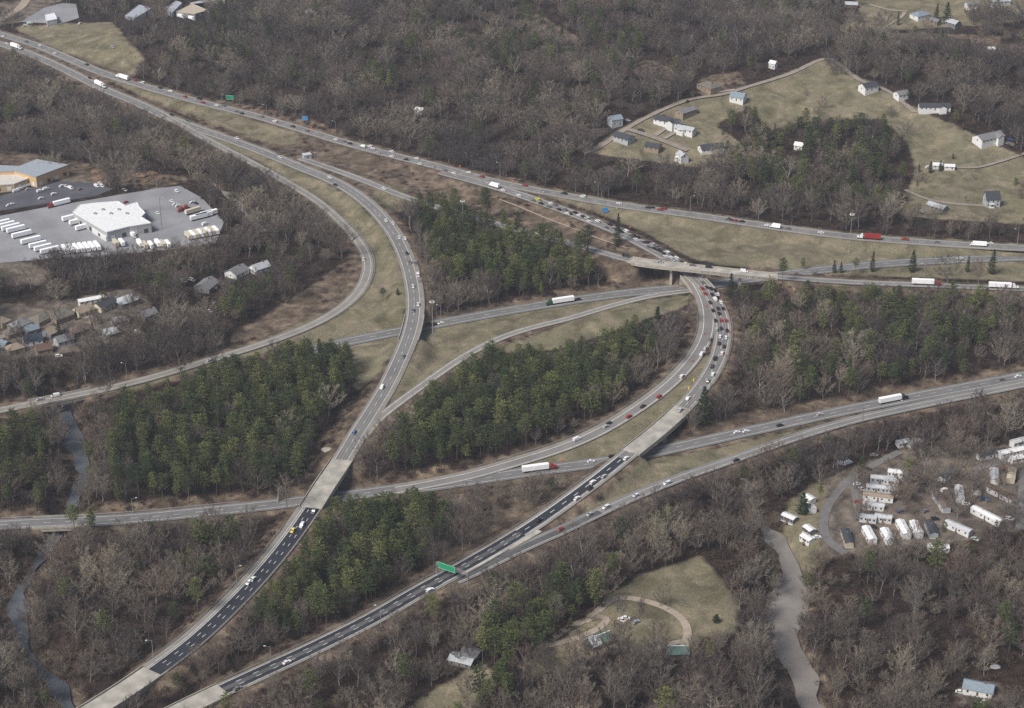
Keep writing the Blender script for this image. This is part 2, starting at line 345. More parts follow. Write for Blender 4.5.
DRY = [
 [(60,55),(256,120),(400,160),(500,190),(620,240),(650,262),(630,275),(560,245),(480,215),(410,205),(350,180),(300,157),(256,143),(150,103)],
 [(10,26),(112,22),(145,60),(130,80),(60,52)],
 [(870,33),(1000,35),(1000,52),(880,48)],
 [(350,400),(376,400),(340,470),(310,500),(296,500),(300,480),(320,440)],
 [(600,610),(690,622),(690,650),(640,655),(620,640)],
 [(290,300),(345,262),(364,250),(366,280),(330,312),(290,330),(230,345),(230,335)],
 [(520,10),(545,18),(580,38),(560,44),(530,30)], [(625,66),(650,60),(700,72),(690,82),(640,78)], [(700,78),(740,70),(745,84),(705,90)],
 [(400,505),(560,480),(625,462),(600,478),(500,540),(430,580),(420,540)],
 [(690,420),(750,412),(1024,366),(1024,374),(768,424),(690,438)],
 [(-10,148),(60,158),(140,172),(200,178),(150,190),(110,184),(60,176),(-10,160)],
 [(690,92),(745,85),(740,100)],
]
DIRT = [
 [(-10,305),(60,300),(130,288),(150,300),(150,312),(120,345),(0,362),(-10,360)],
 [(820,480),(860,465),(905,448),(1030,445),(1030,530),(940,545),(860,556),(825,560),(815,520)],
 [(955,686),(1000,679),(1012,700),(960,706)],
 [(-10,255),(20,262),(50,270),(45,285),(-10,285)],
 [(60,168),(120,175),(112,186),(60,182)], [(-10,4),(40,-4),(70,-4),(20,22),(-10,28)],
 [(600,612),(640,608),(650,624),(615,630)],
]
NOTREE = GRASS + [[(690,600),(735,606),(742,640),(700,652)]] + DRY[:6] + DRY[6:9] + DIRT + [p for _, _, p in LOTS.values()]
PX, PY = project(XX, YY, H)
fine = (PX > -250) & (PX < 1280) & (PY > -260) & (PY < 1000) & (YY > 500)
zg = np.zeros_like(H); zd = np.zeros_like(H); zb = np.zeros_like(H)
for p in GRASS: zg = np.maximum(zg, inpoly(PX, PY, p)*fine)
for p in DRY: zd = np.maximum(zd, inpoly(PX, PY, p)*fine)
for p in DIRT: zb = np.maximum(zb, inpoly(PX, PY, p)*fine)
verge = np.clip(1.3-dmin/10, 0, 1)*(zg < .5)
zg = blur(zg, 2); zd = np.maximum(blur(zd, 3), verge*.8); zb = blur(zb, 3)
far_f = ss(50, 500, fardist)
zg = np.maximum(zg, far_f*(0.35+0.3*np.sin(XX/400)*np.sin(YY/300)))
nx, ny = len(GX), len(GY)
me = bpy.data.meshes.new('ground')
me.vertices.add(nx*ny); me.vertices.foreach_set('co', np.stack([XX, YY, H], -1).astype(np.float32).ravel())
ii, jj = np.meshgrid(np.arange(ny-1), np.arange(nx-1), indexing='ij'); a = ii*nx+jj
q = np.stack([a, a+1, a+nx+1, a+nx], -1).reshape(-1, 4)
me.loops.add(q.size); me.loops.foreach_set('vertex_index', q.ravel().astype(np.int32))
me.polygons.add(len(q)); me.polygons.foreach_set('loop_start', np.arange(0, q.size, 4, dtype=np.int32))
me.polygons.foreach_set('use_smooth', np.ones(len(q), bool))
me.update(); me.validate()
at_ = me.attributes.new('cover', 'FLOAT_COLOR', 'POINT')
at_.data.foreach_set('color', np.stack([zg, zd, zb, np.ones_like(zg)], -1).astype(np.float32).ravel())
gm = bpy.data.materials.new('ground_cover'); gm.use_nodes = True; t = gm.node_tree; b_ = t.nodes['Principled BSDF']
b_.inputs['Roughness'].default_value = 0.95; b_.inputs['Specular IOR Level'].default_value = 0.1
geo = t.nodes.new('ShaderNodeNewGeometry')
def noise(scale, detail=6, dist=0.0):
    n = t.nodes.new('ShaderNodeTexNoise'); n.inputs['Scale'].default_value = scale; n.inputs['Detail'].default_value = detail
    n.inputs['Distortion'].default_value = dist; t.links.new(geo.outputs['Position'], n.inputs['Vector']); return n.outputs['Fac']
def ramp(fac, cols, lo=.3, hi=.7):
    c = t.nodes.new('ShaderNodeValToRGB'); e = c.color_ramp.elements
    while len(e) < len(cols): e.new(.5)
    for i, cc in enumerate(cols): e[i].position = lo+(hi-lo)*i/(len(cols)-1); e[i].color = (*cc, 1)
    t.links.new(fac, c.inputs[0]); return c.outputs[0]
def mix(f, a_, b2, kind='MIX'):
    m = t.nodes.new('ShaderNodeMix'); m.data_type = 'RGBA'; m.blend_type = kind
    if isinstance(f, float): m.inputs[0].default_value = f
    else: t.links.new(f, m.inputs[0])
    t.links.new(a_, m.inputs[6]); t.links.new(b2, m.inputs[7]); return m.outputs[2]
n1, n2, n3, n4 = noise(.012, 8, 1.0), noise(.12, 8, .5), noise(.9, 5), noise(.006, 4)
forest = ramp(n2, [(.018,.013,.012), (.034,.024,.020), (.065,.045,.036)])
grass = ramp(n1, [(.14,.135,.085), (.2,.178,.122), (.165,.155,.096), (.25,.21,.15), (.17,.165,.1), (.21,.175,.127)])
grass = mix(0.5, grass, ramp(n2, [(.09,.09,.055), (.17,.15,.095), (.2,.175,.12), (.33,.27,.19)]))
dry = ramp(n2, [(.07,.05,.04), (.135,.103,.077), (.25,.195,.142)])
dirt = ramp(n2, [(.075,.06,.05), (.15,.125,.103), (.24,.2,.165)])
sep = t.nodes.new('ShaderNodeSeparateColor'); att = t.nodes.new('ShaderNodeAttribute'); att.attribute_name = 'cover'
t.links.new(att.outputs['Color'], sep.inputs[0])
def mask(ch, amp=.55):
    a1 = t.nodes.new('ShaderNodeMath'); a1.operation = 'MULTIPLY_ADD'; t.links.new(n2, a1.inputs[0]); a1.inputs[1].default_value = amp
    t.links.new(sep.outputs[ch], a1.inputs[2])
    m = t.nodes.new('ShaderNodeMapRange'); m.inputs['From Min'].default_value = .5+amp*.5-.2; m.inputs['From Max'].default_value = .5+amp*.5+.2
    t.links.new(a1.outputs[0], m.inputs['Value']); return m.outputs[0]
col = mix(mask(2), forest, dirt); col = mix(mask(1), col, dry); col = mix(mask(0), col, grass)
wd_ = ramp(noise(.055, 7, .8), [(.62, .60, .55), (1.0, 1.0, 1.0), (1.22, 1.18, 1.1)], .35, .65); col = mix(.75, col, wd_, 'MULTIPLY')
fn = ramp(n3, [(.72, .72, .72), (1.22, 1.22, 1.22)]); col = mix(1.0, col, fn, 'MULTIPLY')
t.links.new(col, b_.inputs['Base Color'])
bp = t.nodes.new('ShaderNodeBump'); bp.inputs['Strength'].default_value = .5; bp.inputs['Distance'].default_value = .6
t.links.new(n3, bp.inputs['Height']); t.links.new(bp.outputs[0], b_.inputs['Normal'])
me.materials.append(gm)
tag(link('ground', me), kind='structure')

# ------------------------------------------------------------------ roads, markings, bridges
def strip(S, N, lo, hi, dz, name, m, parent=None, thick=0.0):
    n = len(S); lo = np.broadcast_to(lo, n); hi = np.broadcast_to(hi, n)
    A = np.c_[S[:, :2]+N*hi[:, None], S[:, 2]+dz]; B = np.c_[S[:, :2]+N*lo[:, None], S[:, 2]+dz]
    mb = MB(); mb.v = [tuple(p) for p in A]+[tuple(p) for p in B]
    mb.f = [(n+i, n+i+1, i+1, i) for i in range(n-1)]; mb.m = [0]*(n-1)
    if thick:
        A2 = A.copy(); B2 = B.copy(); A2[:, 2] -= thick; B2[:, 2] -= thick
        mb.v += [tuple(p) for p in A2]+[tuple(p) for p in B2]
        for i in range(n-1):
            mb.f += [(2*n+i, 2*n+i+1, 3*n+i+1, 3*n+i), (i, i+1, 2*n+i+1, 2*n+i), (n+i+1, n+i, 3*n+i, 3*n+i+1)]; mb.m += [0]*3
        mb.f += [(0, 2*n, 3*n, n), (n-1, 2*n-1, 4*n-1, 3*n-1)]; mb.m += [0, 0]
    return mb.build(name, m, parent) if name else mb
def lane_lines(mb, S, N, off, wd, dz, dash=None):
    L = np.r_[0, np.cumsum(np.linalg.norm(np.diff(S[:, :2], axis=0), axis=1))]
    if dash is None:
        for i in range(len(S)-1):
            p, q, n, m_ = S[i], S[i+1], N[i], N[i+1]
            mb.poly([(p[0]+n[0]*(off-wd/2), p[1]+n[1]*(off-wd/2), p[2]+dz), (q[0]+m_[0]*(off-wd/2), q[1]+m_[1]*(off-wd/2), q[2]+dz),
                     (q[0]+m_[0]*(off+wd/2), q[1]+m_[1]*(off+wd/2), q[2]+dz), (p[0]+n[0]*(off+wd/2), p[1]+n[1]*(off+wd/2), p[2]+dz)])
        return
    on, per = dash
    for s in np.arange(2, L[-1]-on, per):
        pt = lambda d: np.array([np.interp(d, L, S[:, c]) for c in range(3)])
        p, q = pt(s), pt(s+on); d = (q-p)[:2]; d /= np.linalg.norm(d)+1e-9; n = np.array([-d[1], d[0]])
        c1 = p[:2]+n*off; c2 = q[:2]+n*off
        mb.poly([(*(c1-n*wd/2), p[2]+dz), (*(c2-n*wd/2), q[2]+dz), (*(c2+n*wd/2), q[2]+dz), (*(c1+n*wd/2), p[2]+dz)])
RN = {'U': 'highway_road', 'L': 'highway_road', 'A': 'ramp_road', 'O': 'ramp_road', 'M': 'highway_road', 'N': 'ramp_road', 'J': 'highway_road', 'C': 'ramp_road', 'X': 'highway_road', 'Y': 'ramp_road'}
# offset (m, left of travel), width of the lanes inside the paved strip
LN = {'U': (0.3, 8.4), 'L': (-0.6, 7.6), 'A': (0, 4.6), 'O': (0, 5.0), 'M': (0, 8.0), 'N': (0, 4.0), 'J': (0, 7.6), 'C': (-1.0, 6.2), 'X': (0, 7.6), 'Y': (0.4, 4.4)}
for k, r in ROADS.items():
    S, N, hw, o = r['S'], r['N'], r['w']/2, r['off']
    tag(strip(S, N, -hw, hw, o, RN[k], M['shoulder' if k in 'ULJCO' else r['m']]), kind='structure')
    lo, lw = LN[k]
    if k in 'ULJCO': tag(strip(S, N, lo-lw/2, lo+lw/2, o+.02, 'travel_lanes_road', M[r['m']]), kind='structure')
    if k in 'ULJXM':
        mb = MB()
        for j in range(r['lanes']):
            for q in (-.85, .85): lane_lines(mb, S, N, lo-lw/2+lw*(j+.5)/r['lanes']+q, .75, o+.032)
        tag(mb.build('worn_road', M['wear']), kind='structure')
    mb = MB()
    for sgn in (-1, 1): lane_lines(mb, S, N, lo+sgn*lw/2, .30 if k not in 'CN' else .45, o+.045)
    if r['lanes'] >= 2:
        nl = r['lanes']
        for j in range(1, nl): lane_lines(mb, S, N, lo-lw/2+lw*j/nl, .26, o+.045, (4, 12))
    tag(mb.build('road_markings', M['paint']), kind='structure')
def sub(k, p0, p1):
    i0, i1 = sorted((near_i(k, *p0), near_i(k, *p1))); r = ROADS[k]; return r['S'][i0:i1+1], r['N'][i0:i1+1]
# the freshly laid black lanes at the bottom
S, N = sub('L', (311, 508), (153, 671))
tag(strip(S, N, -3.0, 5.2, .05+.06, 'resurfaced_road', M['new_asphalt']), kind='structure')
tag(strip(S, N, -7.6, -3.0, .05+.05, 'shoulder_road', M['shoulder']), kind='structure')
mb = MB()
for off in (-.4, 2.5): lane_lines(mb, S, N, off, .3, .05+.09, (3.0, 9.0))
lane_lines(mb, S, N, -3.0, .35, .05+.09)
tag(mb.build('road_markings', M['paint']), kind='structure')
S, N = sub('J', (622, 459), (520, 533))
tag(strip(S, N, -3.4, 3.0, .3+.06, 'resurfaced_road', M['new_asphalt']), kind='structure')
mb = MB(); lane_lines(mb, S, N, -.2, .42, .3+.09, (4, 11)); lane_lines(mb, S, N, 3.0, .3, .39); lane_lines(mb, S, N, -3.4, .3, .39)
tag(mb.build('road_markings', M['paint']), kind='structure')
S, N = sub('J', (520, 533), (226, 689))
tag(strip(S, N, -4.2, 4.2, .3+.06, 'resurfaced_road', M['mid_asphalt']), kind='structure')
tag(strip(S, N, -4.2, -1.4, .3+.08, 'resurfaced_road', M['new_asphalt']), kind='structure')
tag(strip(S, N, 1.4, 4.2, .3+.08, 'resurfaced_road', M['new_asphalt']), kind='structure')
mb = MB()
for off in (-1.4, 1.4): lane_lines(mb, S, N, off, .3, .41, (3.2, 10))
for off in (-4.2, 4.2): lane_lines(mb, S, N, off, .3, .41)
tag(mb.build('road_markings', M['paint']), kind='structure')
S, N = sub('J', (532, 526), (440, 580))
tag(strip(S, N, np.linspace(5.0, 3.6, len(S)), np.linspace(8.4, 4.4, len(S)), .46, 'gore_road', M['concrete']), kind='structure')
S, N = sub('Y', (600, 512), (455, 580))
tag(strip(S, N, -1.9, 2.5, .22+.06, 'resurfaced_road', M['mid_asphalt']), kind='structure')
S, N = sub('C', (712, 305), (688, 275))

def pier(mb, x, y, z, N2, halfw, zt):
    T2 = np.array([N2[1], -N2[0]])
    zb = float(hz(x, y))-1.0
    def quad(c, a, b_): return [(*(np.array(c)+N2*a*s+T2*b_*t), 0) for s, t in ((-1, -1), (1, -1), (1, 1), (-1, 1))]
    for off in ((-halfw*.5, halfw*.5) if halfw > 4.8 else (0,)):
        c = np.array([x, y])+N2*off
        lo = [(p[0], p[1], zb) for p in quad(c, 1.0, .8)]; hi = [(p[0], p[1], zt-1.3) for p in quad(c, 1.0, .8)]
        if (hi[1][0]-hi[0][0])*(hi[2][1]-hi[1][1])-(hi[1][1]-hi[0][1])*(hi[2][0]-hi[1][0]) < 0: lo.reverse(); hi.reverse()
        mb.hexa(lo, hi)
    lo = [(p[0], p[1], zt-1.3) for p in quad((x, y), halfw*.82, .9)]; hi = [(p[0], p[1], zt) for p in quad((x, y), halfw*.92, .9)]
    if (hi[1][0]-hi[0][0])*(hi[2][1]-hi[1][1])-(hi[1][1]-hi[0][1])*(hi[2][0]-hi[1][0]) < 0: lo.reverse(); hi.reverse()
    mb.hexa(lo, hi)
for k, p0, p1, piers, label, thick in BRIDGES:
    r = ROADS[k]; S, N = sub(k, p0, p1); hw = r['w']/2+.35; o = r['off']
    root = empty('road_bridge', tuple(S[len(S)//2]))
    root['label'] = label; root['category'] = 'bridge'
    loc = np.array([*S[len(S)//2]]); S2 = S-loc
    strip(S2, N, -hw, hw, -.12, 'deck', M['rail_concrete'], root, thick=thick)
    if (k, p0) in (('O', (632, 261)), ('L', (343, 459)), ('L', (153, 671)), ('J', (226, 689)), ('J', (684, 407))):
        strip(S2, N, -r['w']/2+.3, r['w']/2-.3, o+.075+(.1 if k in 'JL' else 0), 'deck_surface', M['concrete'], root)
    for s in (-1, 1):
        strip(S2, N, s*hw-.2, s*hw+.2, .95, 'parapet', M['rail_concrete'], root, thick=1.3)
    for px, py in piers:
        i = near_i(k, px, py); mb = MB(); c = r['S'][i]
        pier(mb, c[0], c[1], c[2], r['N'][i], hw, c[2]-.12-thick)
        mb.v = [(v[0]-loc[0], v[1]-loc[1], v[2]-loc[2]) for v in mb.v]
        mb.build('pier', M['rail_concrete'], root)
    for e in (0, -1):                     # abutment walls
        c = S[e]; n = N[e]; T2 = np.array([n[1], -n[0]]); zt = c[2]-.13-thick; zb = c[2]-8.5
        pts = [np.array(c[:2])+n*hw*a+T2*b_ for a, b_ in ((-1, -.6), (1, -.6), (1, .6), (-1, .6))]
        lo = [(p[0]-loc[0], p[1]-loc[1], zb-loc[2]) for p in pts]; hi = [(p[0]-loc[0], p[1]-loc[1], zt-loc[2]) for p in pts]
        ar = sum(lo[i][0]*lo[(i+1) % 4][1]-lo[(i+1) % 4][0]*lo[i][1] for i in range(4))
        if ar < 0: lo.reverse(); hi.reverse()
        mb = MB(); mb.hexa(lo, hi); mb.build('abutment', M['rail_concrete'], root)
# the tan haunch wall where the ramp curve drops to the middle roadway
# guard rails and barriers
def railing(k, p0, p1, off, label, kind='rail'):
    S, N = sub(k, p0, p1); r = ROADS[k]; side = off; loc = S[len(S)//2].copy()
    root = empty('guard_rail' if kind == 'rail' else 'concrete_barrier', tuple(loc)); tag(root, label, 'guard rail' if kind == 'rail' else 'barrier')
    S2 = S-loc
    if kind == 'rail':
        strip(S2, N, side-.12, side+.12, .85+r['off'], 'rail_beam', M['steel'], root, thick=.34)
        mb = MB()
        for i in range(0, len(S2)):
            x, y = S2[i, :2]+N[i]*side; mb.box(x-.1, x+.1, y-.1, y+.1, S2[i, 2]-.6, S2[i, 2]+.5)
        tag(mb.build('rail_posts', M['wood'], root), kind='stuff')
    else:
        strip(S2, N, side-.25, side+.25, .85+r['off'], 'barrier_wall', M['rail_concrete'], root, thick=1.3)
railing('C', (480, 472), (700, 350), r and 6.2, 'grey guard rail along the wooded outer edge of the ramp curve')
railing('C', (702, 345), (706, 312), 6.2, 'short guard rail section beside the packed cars on the curve')
railing('J', (723, 320), (705, 385), 6.4, 'guard rail beside bare trees on the outer edge of the traffic jam')
railing('L', (300, 530), (160, 664), -7.8, 'pale guard rail on the shoulder of the black curved lanes by the creek wood')
railing('L', (296, 528), (158, 668), 6.2, 'guard rail on the inner edge of the black curved lanes by the pines')
railing('L', (404, 262), (400, 350), 6.4, 'guard rail on the grass side of the roadway above the light mast')
railing('J', (600, 477), (235, 686), -6.3, 'long guard rail below the pine grove past the green overhead sign')
railing('J', (500, 546), (235, 686), 6.8, 'long guard rail beside bare woods along the dark striped highway')
railing('A', (340, 222), (110, 388), 5.0, 'thin guard rail following the outer side of the loop ramp')
railing('Y', (960, 397), (560, 531), 5.0, 'guard rail above the dark wood on the slender eastbound ramp')
railing('X', (240, 508), (0, 525), 6.3, 'guard rail along the foot of the tall pine stand')
railing('O', (700, 269), (1024, 289), -5.0, 'guard rail on the south edge of the lane that carries the two semi trucks')

# ------------------------------------------------------------------ yards, lanes, water
for nm, (z, m, pl) in LOTS.items():
    mb = MB(); mb.poly([(*map(float, at_z(a, b_, z)), z+.16) for a, b_ in pl][::-1]); o = mb.build(nm.replace('yard', 'yard_pavement'), M[m])
    if o.data.polygons[0].normal.z < 0: o.data.flip_normals()
    tag(o, kind='structure')
def drape(pts, wd, m, name, dz=.28, step=3.0):
    P = np.array([G(a, b_) for a, b_ in pts]); S = smooth(catmull(P, step), 2); T, N = frame(S)
    for _ in range(1): S[:, 2] = np.maximum(hz(S[:, 0], S[:, 1]), np.maximum(hz(S[:, 0]+N[:, 0]*wd/2, S[:, 1]+N[:, 1]*wd/2), hz(S[:, 0]-N[:, 0]*wd/2, S[:, 1]-N[:, 1]*wd/2)))
    S[:, 2] = smooth(S[:, 2:3], 2)[:, 0]
    return tag(strip(S, N, -wd/2, wd/2, dz, name, M[m]), kind='structure'), S
LANES = {}
for key, pts, wd, m in [
    ('ridge', [(585,154),(600,147),(620,133),(650,116),(690,100),(722,95),(745,88),(790,74),(825,59),(845,70),(862,82),(885,90),(900,100),(915,113)], 5.0, 'lane'),
    ('cul', [(628,130),(645,135),(665,142),(688,151)], 6.5, 'lane'),
    ('drive1', [(655,136),(668,127)], 4, 'lane'), ('drive2', [(664,139),(680,130)], 4, 'lane'),
    ('cross', [(712,93),(735,90)], 4, 'dirt_road'),
    ('knoll', [(905,190),(930,200),(955,204),(985,206)], 3.5, 'lane'), ('low', [(943,168),(975,168),(1000,162),(1030,152)], 3.5, 'lane'),
    ('top', [(868,4),(890,10),(908,11)], 3.5, 'dirt_road'), ('top2', [(880,30),(900,18),(905,12)], 3.5, 'dirt_road'),
    ('farm1', [(520,668),(545,646),(565,630),(590,618),(605,605),(615,598),(640,600),(665,608),(683,620),(688,634),(684,646)], 4.2, 'dirt_road'),
    ('farm2', [(548,646),(575,639),(600,628),(608,618),(595,616),(585,622)], 4.0, 'dirt_road'), ('farm3', [(652,653),(668,644),(690,641)], 3.5, 'dirt_road'),
    ('park', [(900,452),(880,462),(852,478),(832,500),(825,515),(824,530),(832,545),(846,554)], 5.0, 'parklane'),
    ('park2', [(850,478),(856,500),(858,520)], 4, 'parklane'), ('park3', [(1030,458),(1000,463),(975,470),(970,480)], 5, 'parklane'), ('park4', [(1026,470),(1022,495),(1020,530)], 5, 'parklane'),
    ('indus', [(-40,28),(0,20),(20,8),(30,-6)], 9, 'dirt_road'), ('row', [(-30,345),(20,332),(70,318),(110,322),(106,345)], 5.5, 'lane'),
    ('hilldrive', [(998,141),(1006,143),(1014,146)], 7, 'parklane'), ('cut', [(628,249),(600,240),(560,224),(525,210),(500,200)], 1.8, 'dirt_road')]:
    o, LANES[key] = drape(pts, wd, m, 'lane_road')
def water(r, name, cols, rough, label=None):
    S = r['S'].copy(); m = bpy.data.materials.new(name); m.use_nodes = True; t = m.node_tree; b_ = t.nodes['Principled BSDF']
    b_.inputs['Roughness'].default_value = rough+.15; b_.inputs['Specular IOR Level'].default_value = .25
    g = t.nodes.new('ShaderNodeNewGeometry'); nz = t.nodes.new('ShaderNodeTexNoise'); nz.inputs['Scale'].default_value = .05; nz.inputs['Detail'].default_value = 6; nz.inputs['Distortion'].default_value = .6
    t.links.new(g.outputs['Position'], nz.inputs['Vector']); cr = t.nodes.new('ShaderNodeValToRGB')
    cr.color_ramp.elements[0].position = .35; cr.color_ramp.elements[1].position = .65
    cr.color_ramp.elements[0].color = (*cols[0], 1); cr.color_ramp.elements[1].color = (*cols[1], 1)
    t.links.new(nz.outputs['Fac'], cr.inputs[0]); t.links.new(cr.outputs[0], b_.inputs['Base Color'])
    bp = t.nodes.new('ShaderNodeBump'); bp.inputs['Strength'].default_value = .06; n2_ = t.nodes.new('ShaderNodeTexNoise'); n2_.inputs['Scale'].default_value = 1.2
    t.links.new(g.outputs['Position'], n2_.inputs['Vector']); t.links.new(n2_.outputs['Fac'], bp.inputs['Height']); t.links.new(bp.outputs[0], b_.inputs['Normal'])
    hw = S[:, 3]/2+(.9 if name == 'muddy_water' else .4)+1.3*np.sin(np.arange(len(S))*.9)*np.sin(np.arange(len(S))*.37)
    jl, jr = [smooth(rng.normal(0, 5.5 if name == 'muddy_water' else 2, (len(S), 1)), 2)[:, 0] for _ in range(2)]
    tag(strip(S[:, :3], r['N'], -hw+jl, hw+jr, 0, 'river_water', m), kind='structure')
water(RIVERS['right'], 'muddy_water', [(.19,.172,.155), (.27,.245,.222)], .35)
water(RIVERS['left'], 'slate_water', [(.06,.067,.078), (.13,.142,.158)], .3)
water(RIVERS['creek'], 'pale_water', [(.3,.28,.26), (.36,.34,.32)], .4)

# ------------------------------------------------------------------ keep-clear mask (right of way, fields, yards) in plan, used to choose heights beside them
clear = np.zeros((900, 1224), bool)      # picture grid with a margin of 100
def ras_poly(p):
    xs = [a for a, _ in p]; ys = [b_ for _, b_ in p]
    x0, x1, y0, y1 = int(max(min(xs), -99)), int(min(max(xs), 1122)), int(max(min(ys), -95)), int(min(max(ys), 800))
    X, Y = np.meshgrid(np.arange(x0, x1+1), np.arange(y0, y1+1)); ins = inpoly(X+.5, Y+.5, p)
    clear[(Y[ins]+96), (X[ins]+100)] = True
for k, r in ROADS.items():
    S, N, hw = r['S'], r['N'], r['w']/2+2.0
    ax, ay = project(S[:, 0]+N[:, 0]*hw, S[:, 1]+N[:, 1]*hw, S[:, 2]); bx, by = project(S[:, 0]-N[:, 0]*hw, S[:, 1]-N[:, 1]*hw, S[:, 2])
    for i in range(len(S)-1):
        mx = r['px'][i]
        if any(lo <= mx <= hi for lo, hi in r['hide']): continue
        ras_poly([(ax[i], ay[i]), (ax[i+1], ay[i+1]), (bx[i+1], by[i+1]), (bx[i], by[i])])
for p in GRASS[:9]+GRASS[10:12]+[[(-60,216),(45,207),(130,193),(180,186),(202,198),(222,222),(216,238),(170,243),(100,249),(60,250),(-60,262)], LOTS['factory_yard'][2], LOTS['roadside_yard'][2]]: ras_poly(p)
for k in ('ridge', 'cul', 'park'):
    S = LANES[k]; px, py = project(S[:, 0], S[:, 1], S[:, 2])
    for a, b_ in zip(px, py): ras_poly([(a-2, b_-2), (a+2, b_-2), (a+2, b_+2), (a-2, b_+2)])
for kx, ky in ((790,592),(780,636),(80,455),(784,615),(793,657),(804,682),(784,553),(77,445),(782,545),(24,635)) if True else ():
    q_ = 9 if kx > 300 else 6; ras_poly([(kx-q_, ky-12), (kx+q_, ky-12), (kx+q_, ky+12), (kx-q_, ky+12)])
KEEPSPOTS = []                            # buildings add their own
BUILD = [(13,333,6,5),(64,340,7,5),(98,319,6,5),(112,333,6,5),(15,349,6,5),(148,315,6,5),(44,349,6,5),(615,122,11,6),(623,136,11,7),(667,120,14,6),(684,129,12,5),(685,112,11,5),(654,147,9,5),(682,157,6,5),(708,148,16,6),(709,86,13,6),(738,96,8,8),
 (868,87,11,6),(902,94,9,6),(934,108,18,5),(988,138,16,6),(943,166,9,4),(991,199,10,9),(938,205,10,4),(920,14,9,6),(953,22,7,5),(990,50,5,4),
 (20,323,12,8),(41,318,11,8),(62,315,12,8),(83,310,9,8),(104,303,10,7),(127,300,12,8),(80,329,10,6),(33,338,10,7),(4,322,7,7),(3,345,6,7),(207,285,12,7),(237,271,12,7),(260,267,10,6),(52,330,8,6),(92,301,10,4),
 (597,637,12,9),(677,650,11,7),(940,473,14,12),(987,517,14,7),(1001,495,13,6),(941,503,7,9),(959,495,4,8),(976,487,4,9),(994,477,4,8),(1011,476,4,8),(890,480,12,10),(877,500,16,14),(866,533,8,10),(886,533,8,10),(902,528,7,10),(915,528,7,9),(930,527,7,9),(960,530,15,9),(1000,455,22,8),(847,535,8,11),(905,443,9,4),(789,516,9,5),(808,500,6,5),(807,536,7,7),(846,464,8,4),(975,690,14,8),
 (50,16,7,6),(138,15,12,6),(176,12,10,6),(192,15,12,8),(10,175,40,20),(773,66,3,3),(851,6,4,6)]
for x, y, a, b_ in BUILD: ras_poly([(x-a, y-b_), (x+a, y-b_), (x+a, y+b_), (x-a, y+b_)])
def isclear(px, py):
    X = np.round(px).astype(int)+100; Y = np.round(py).astype(int)+96
    ok = (X >= 0) & (X < 1224) & (Y >= 0) & (Y < 900); out = np.zeros(X.shape, bool)
    out[ok] = clear[Y[ok], X[ok]]; return out

# ------------------------------------------------------------------ tree kinds
def rot_dir(az, el): return Vector((math.cos(az)*math.cos(el), math.sin(az)*math.cos(el), math.sin(el)))
def sliver(mb, p, d, L, wd, rr, mi=0):
    a = d.cross(Vector((rr.uniform(-1, 1), rr.uniform(-1, 1), rr.uniform(-1, 1))))
    if a.length < 1e-3: a = d.orthogonal()
    a.normalize(); q = p+d*L
    mb.poly([p-a*wd/2, p+a*wd/2, q], mi)
def make_bare(seed, Ht=18.0, spread=1.0, lean=0.0, low=.28):
    rr = random.Random(seed); tr = MB(); cr = MB()
    pts = [Vector((0, 0, -.6))]; x = y = 0.0
    for i in range(1, 7):
        x += rr.uniform(-.35, .35)+lean*.4; y += rr.uniform(-.35, .35); pts.append(Vector((x, y, Ht*.72*i/6)))
    rad = [.24, .21, .18, .14, .10, .07, .03]
    for i in range(6): tr.tube(pts[i], pts[i+1], rad[i], rad[i+1], 5)
    def on(t):
        f = min(max(t, 0), .999)*6; i = int(f); return pts[i].lerp(pts[i+1], f-i)
    n = 15; az = rr.uniform(0, 6.28); zc = Ht*(.5+low*.5); rz = Ht-zc; rx = Ht*.25*spread
    for j in range(n):
        q = 1-(j+.5)/n*1.45; az += 2.4+rr.uniform(-.3, .3); hr = math.sqrt(max(0, 1-q*q))*rx*rr.uniform(.8, 1.1)
        end = Vector((x*.7+math.cos(az)*hr, y*.7+math.sin(az)*hr, zc+q*rz*rr.uniform(.88, 1.0)))
        z0 = max(Ht*.2, end.z-hr*1.25-Ht*.12); p0 = on(z0/(Ht*.72)); mid = p0.lerp(end, .5)+Vector((math.cos(az), math.sin(az), -.2))*(.07*hr)
        L = (end-p0).length; r0 = .085; tr.tube(p0, mid, r0, r0*.6, 3); tr.tube(mid, end, r0*.6, .02, 3)
        for b_ in range(11):
            s = .3+.7*b_/10; q_ = p0.lerp(mid, s*2) if s < .5 else mid.lerp(end, s*2-1)
            bd = ((end-mid).normalized()*.8+Vector((rr.uniform(-1, 1), rr.uniform(-1, 1), rr.uniform(-.2, .9)))*.95).normalized()
            BL = rr.uniform(1.3, 2.6)*(1.1-.4*s); e = q_+bd*BL; cr.tube(q_, e, .04, .012, 3)
            for k in range(15):
                u = rr.uniform(.15, 1); td = (bd+Vector((rr.uniform(-1, 1), rr.uniform(-1, 1), rr.uniform(-.3, .9)))*.9).normalized()
                sliver(cr, q_.lerp(e, u), td, rr.uniform(.7, 1.5), rr.uniform(.04, .075), rr)
    return tr, cr
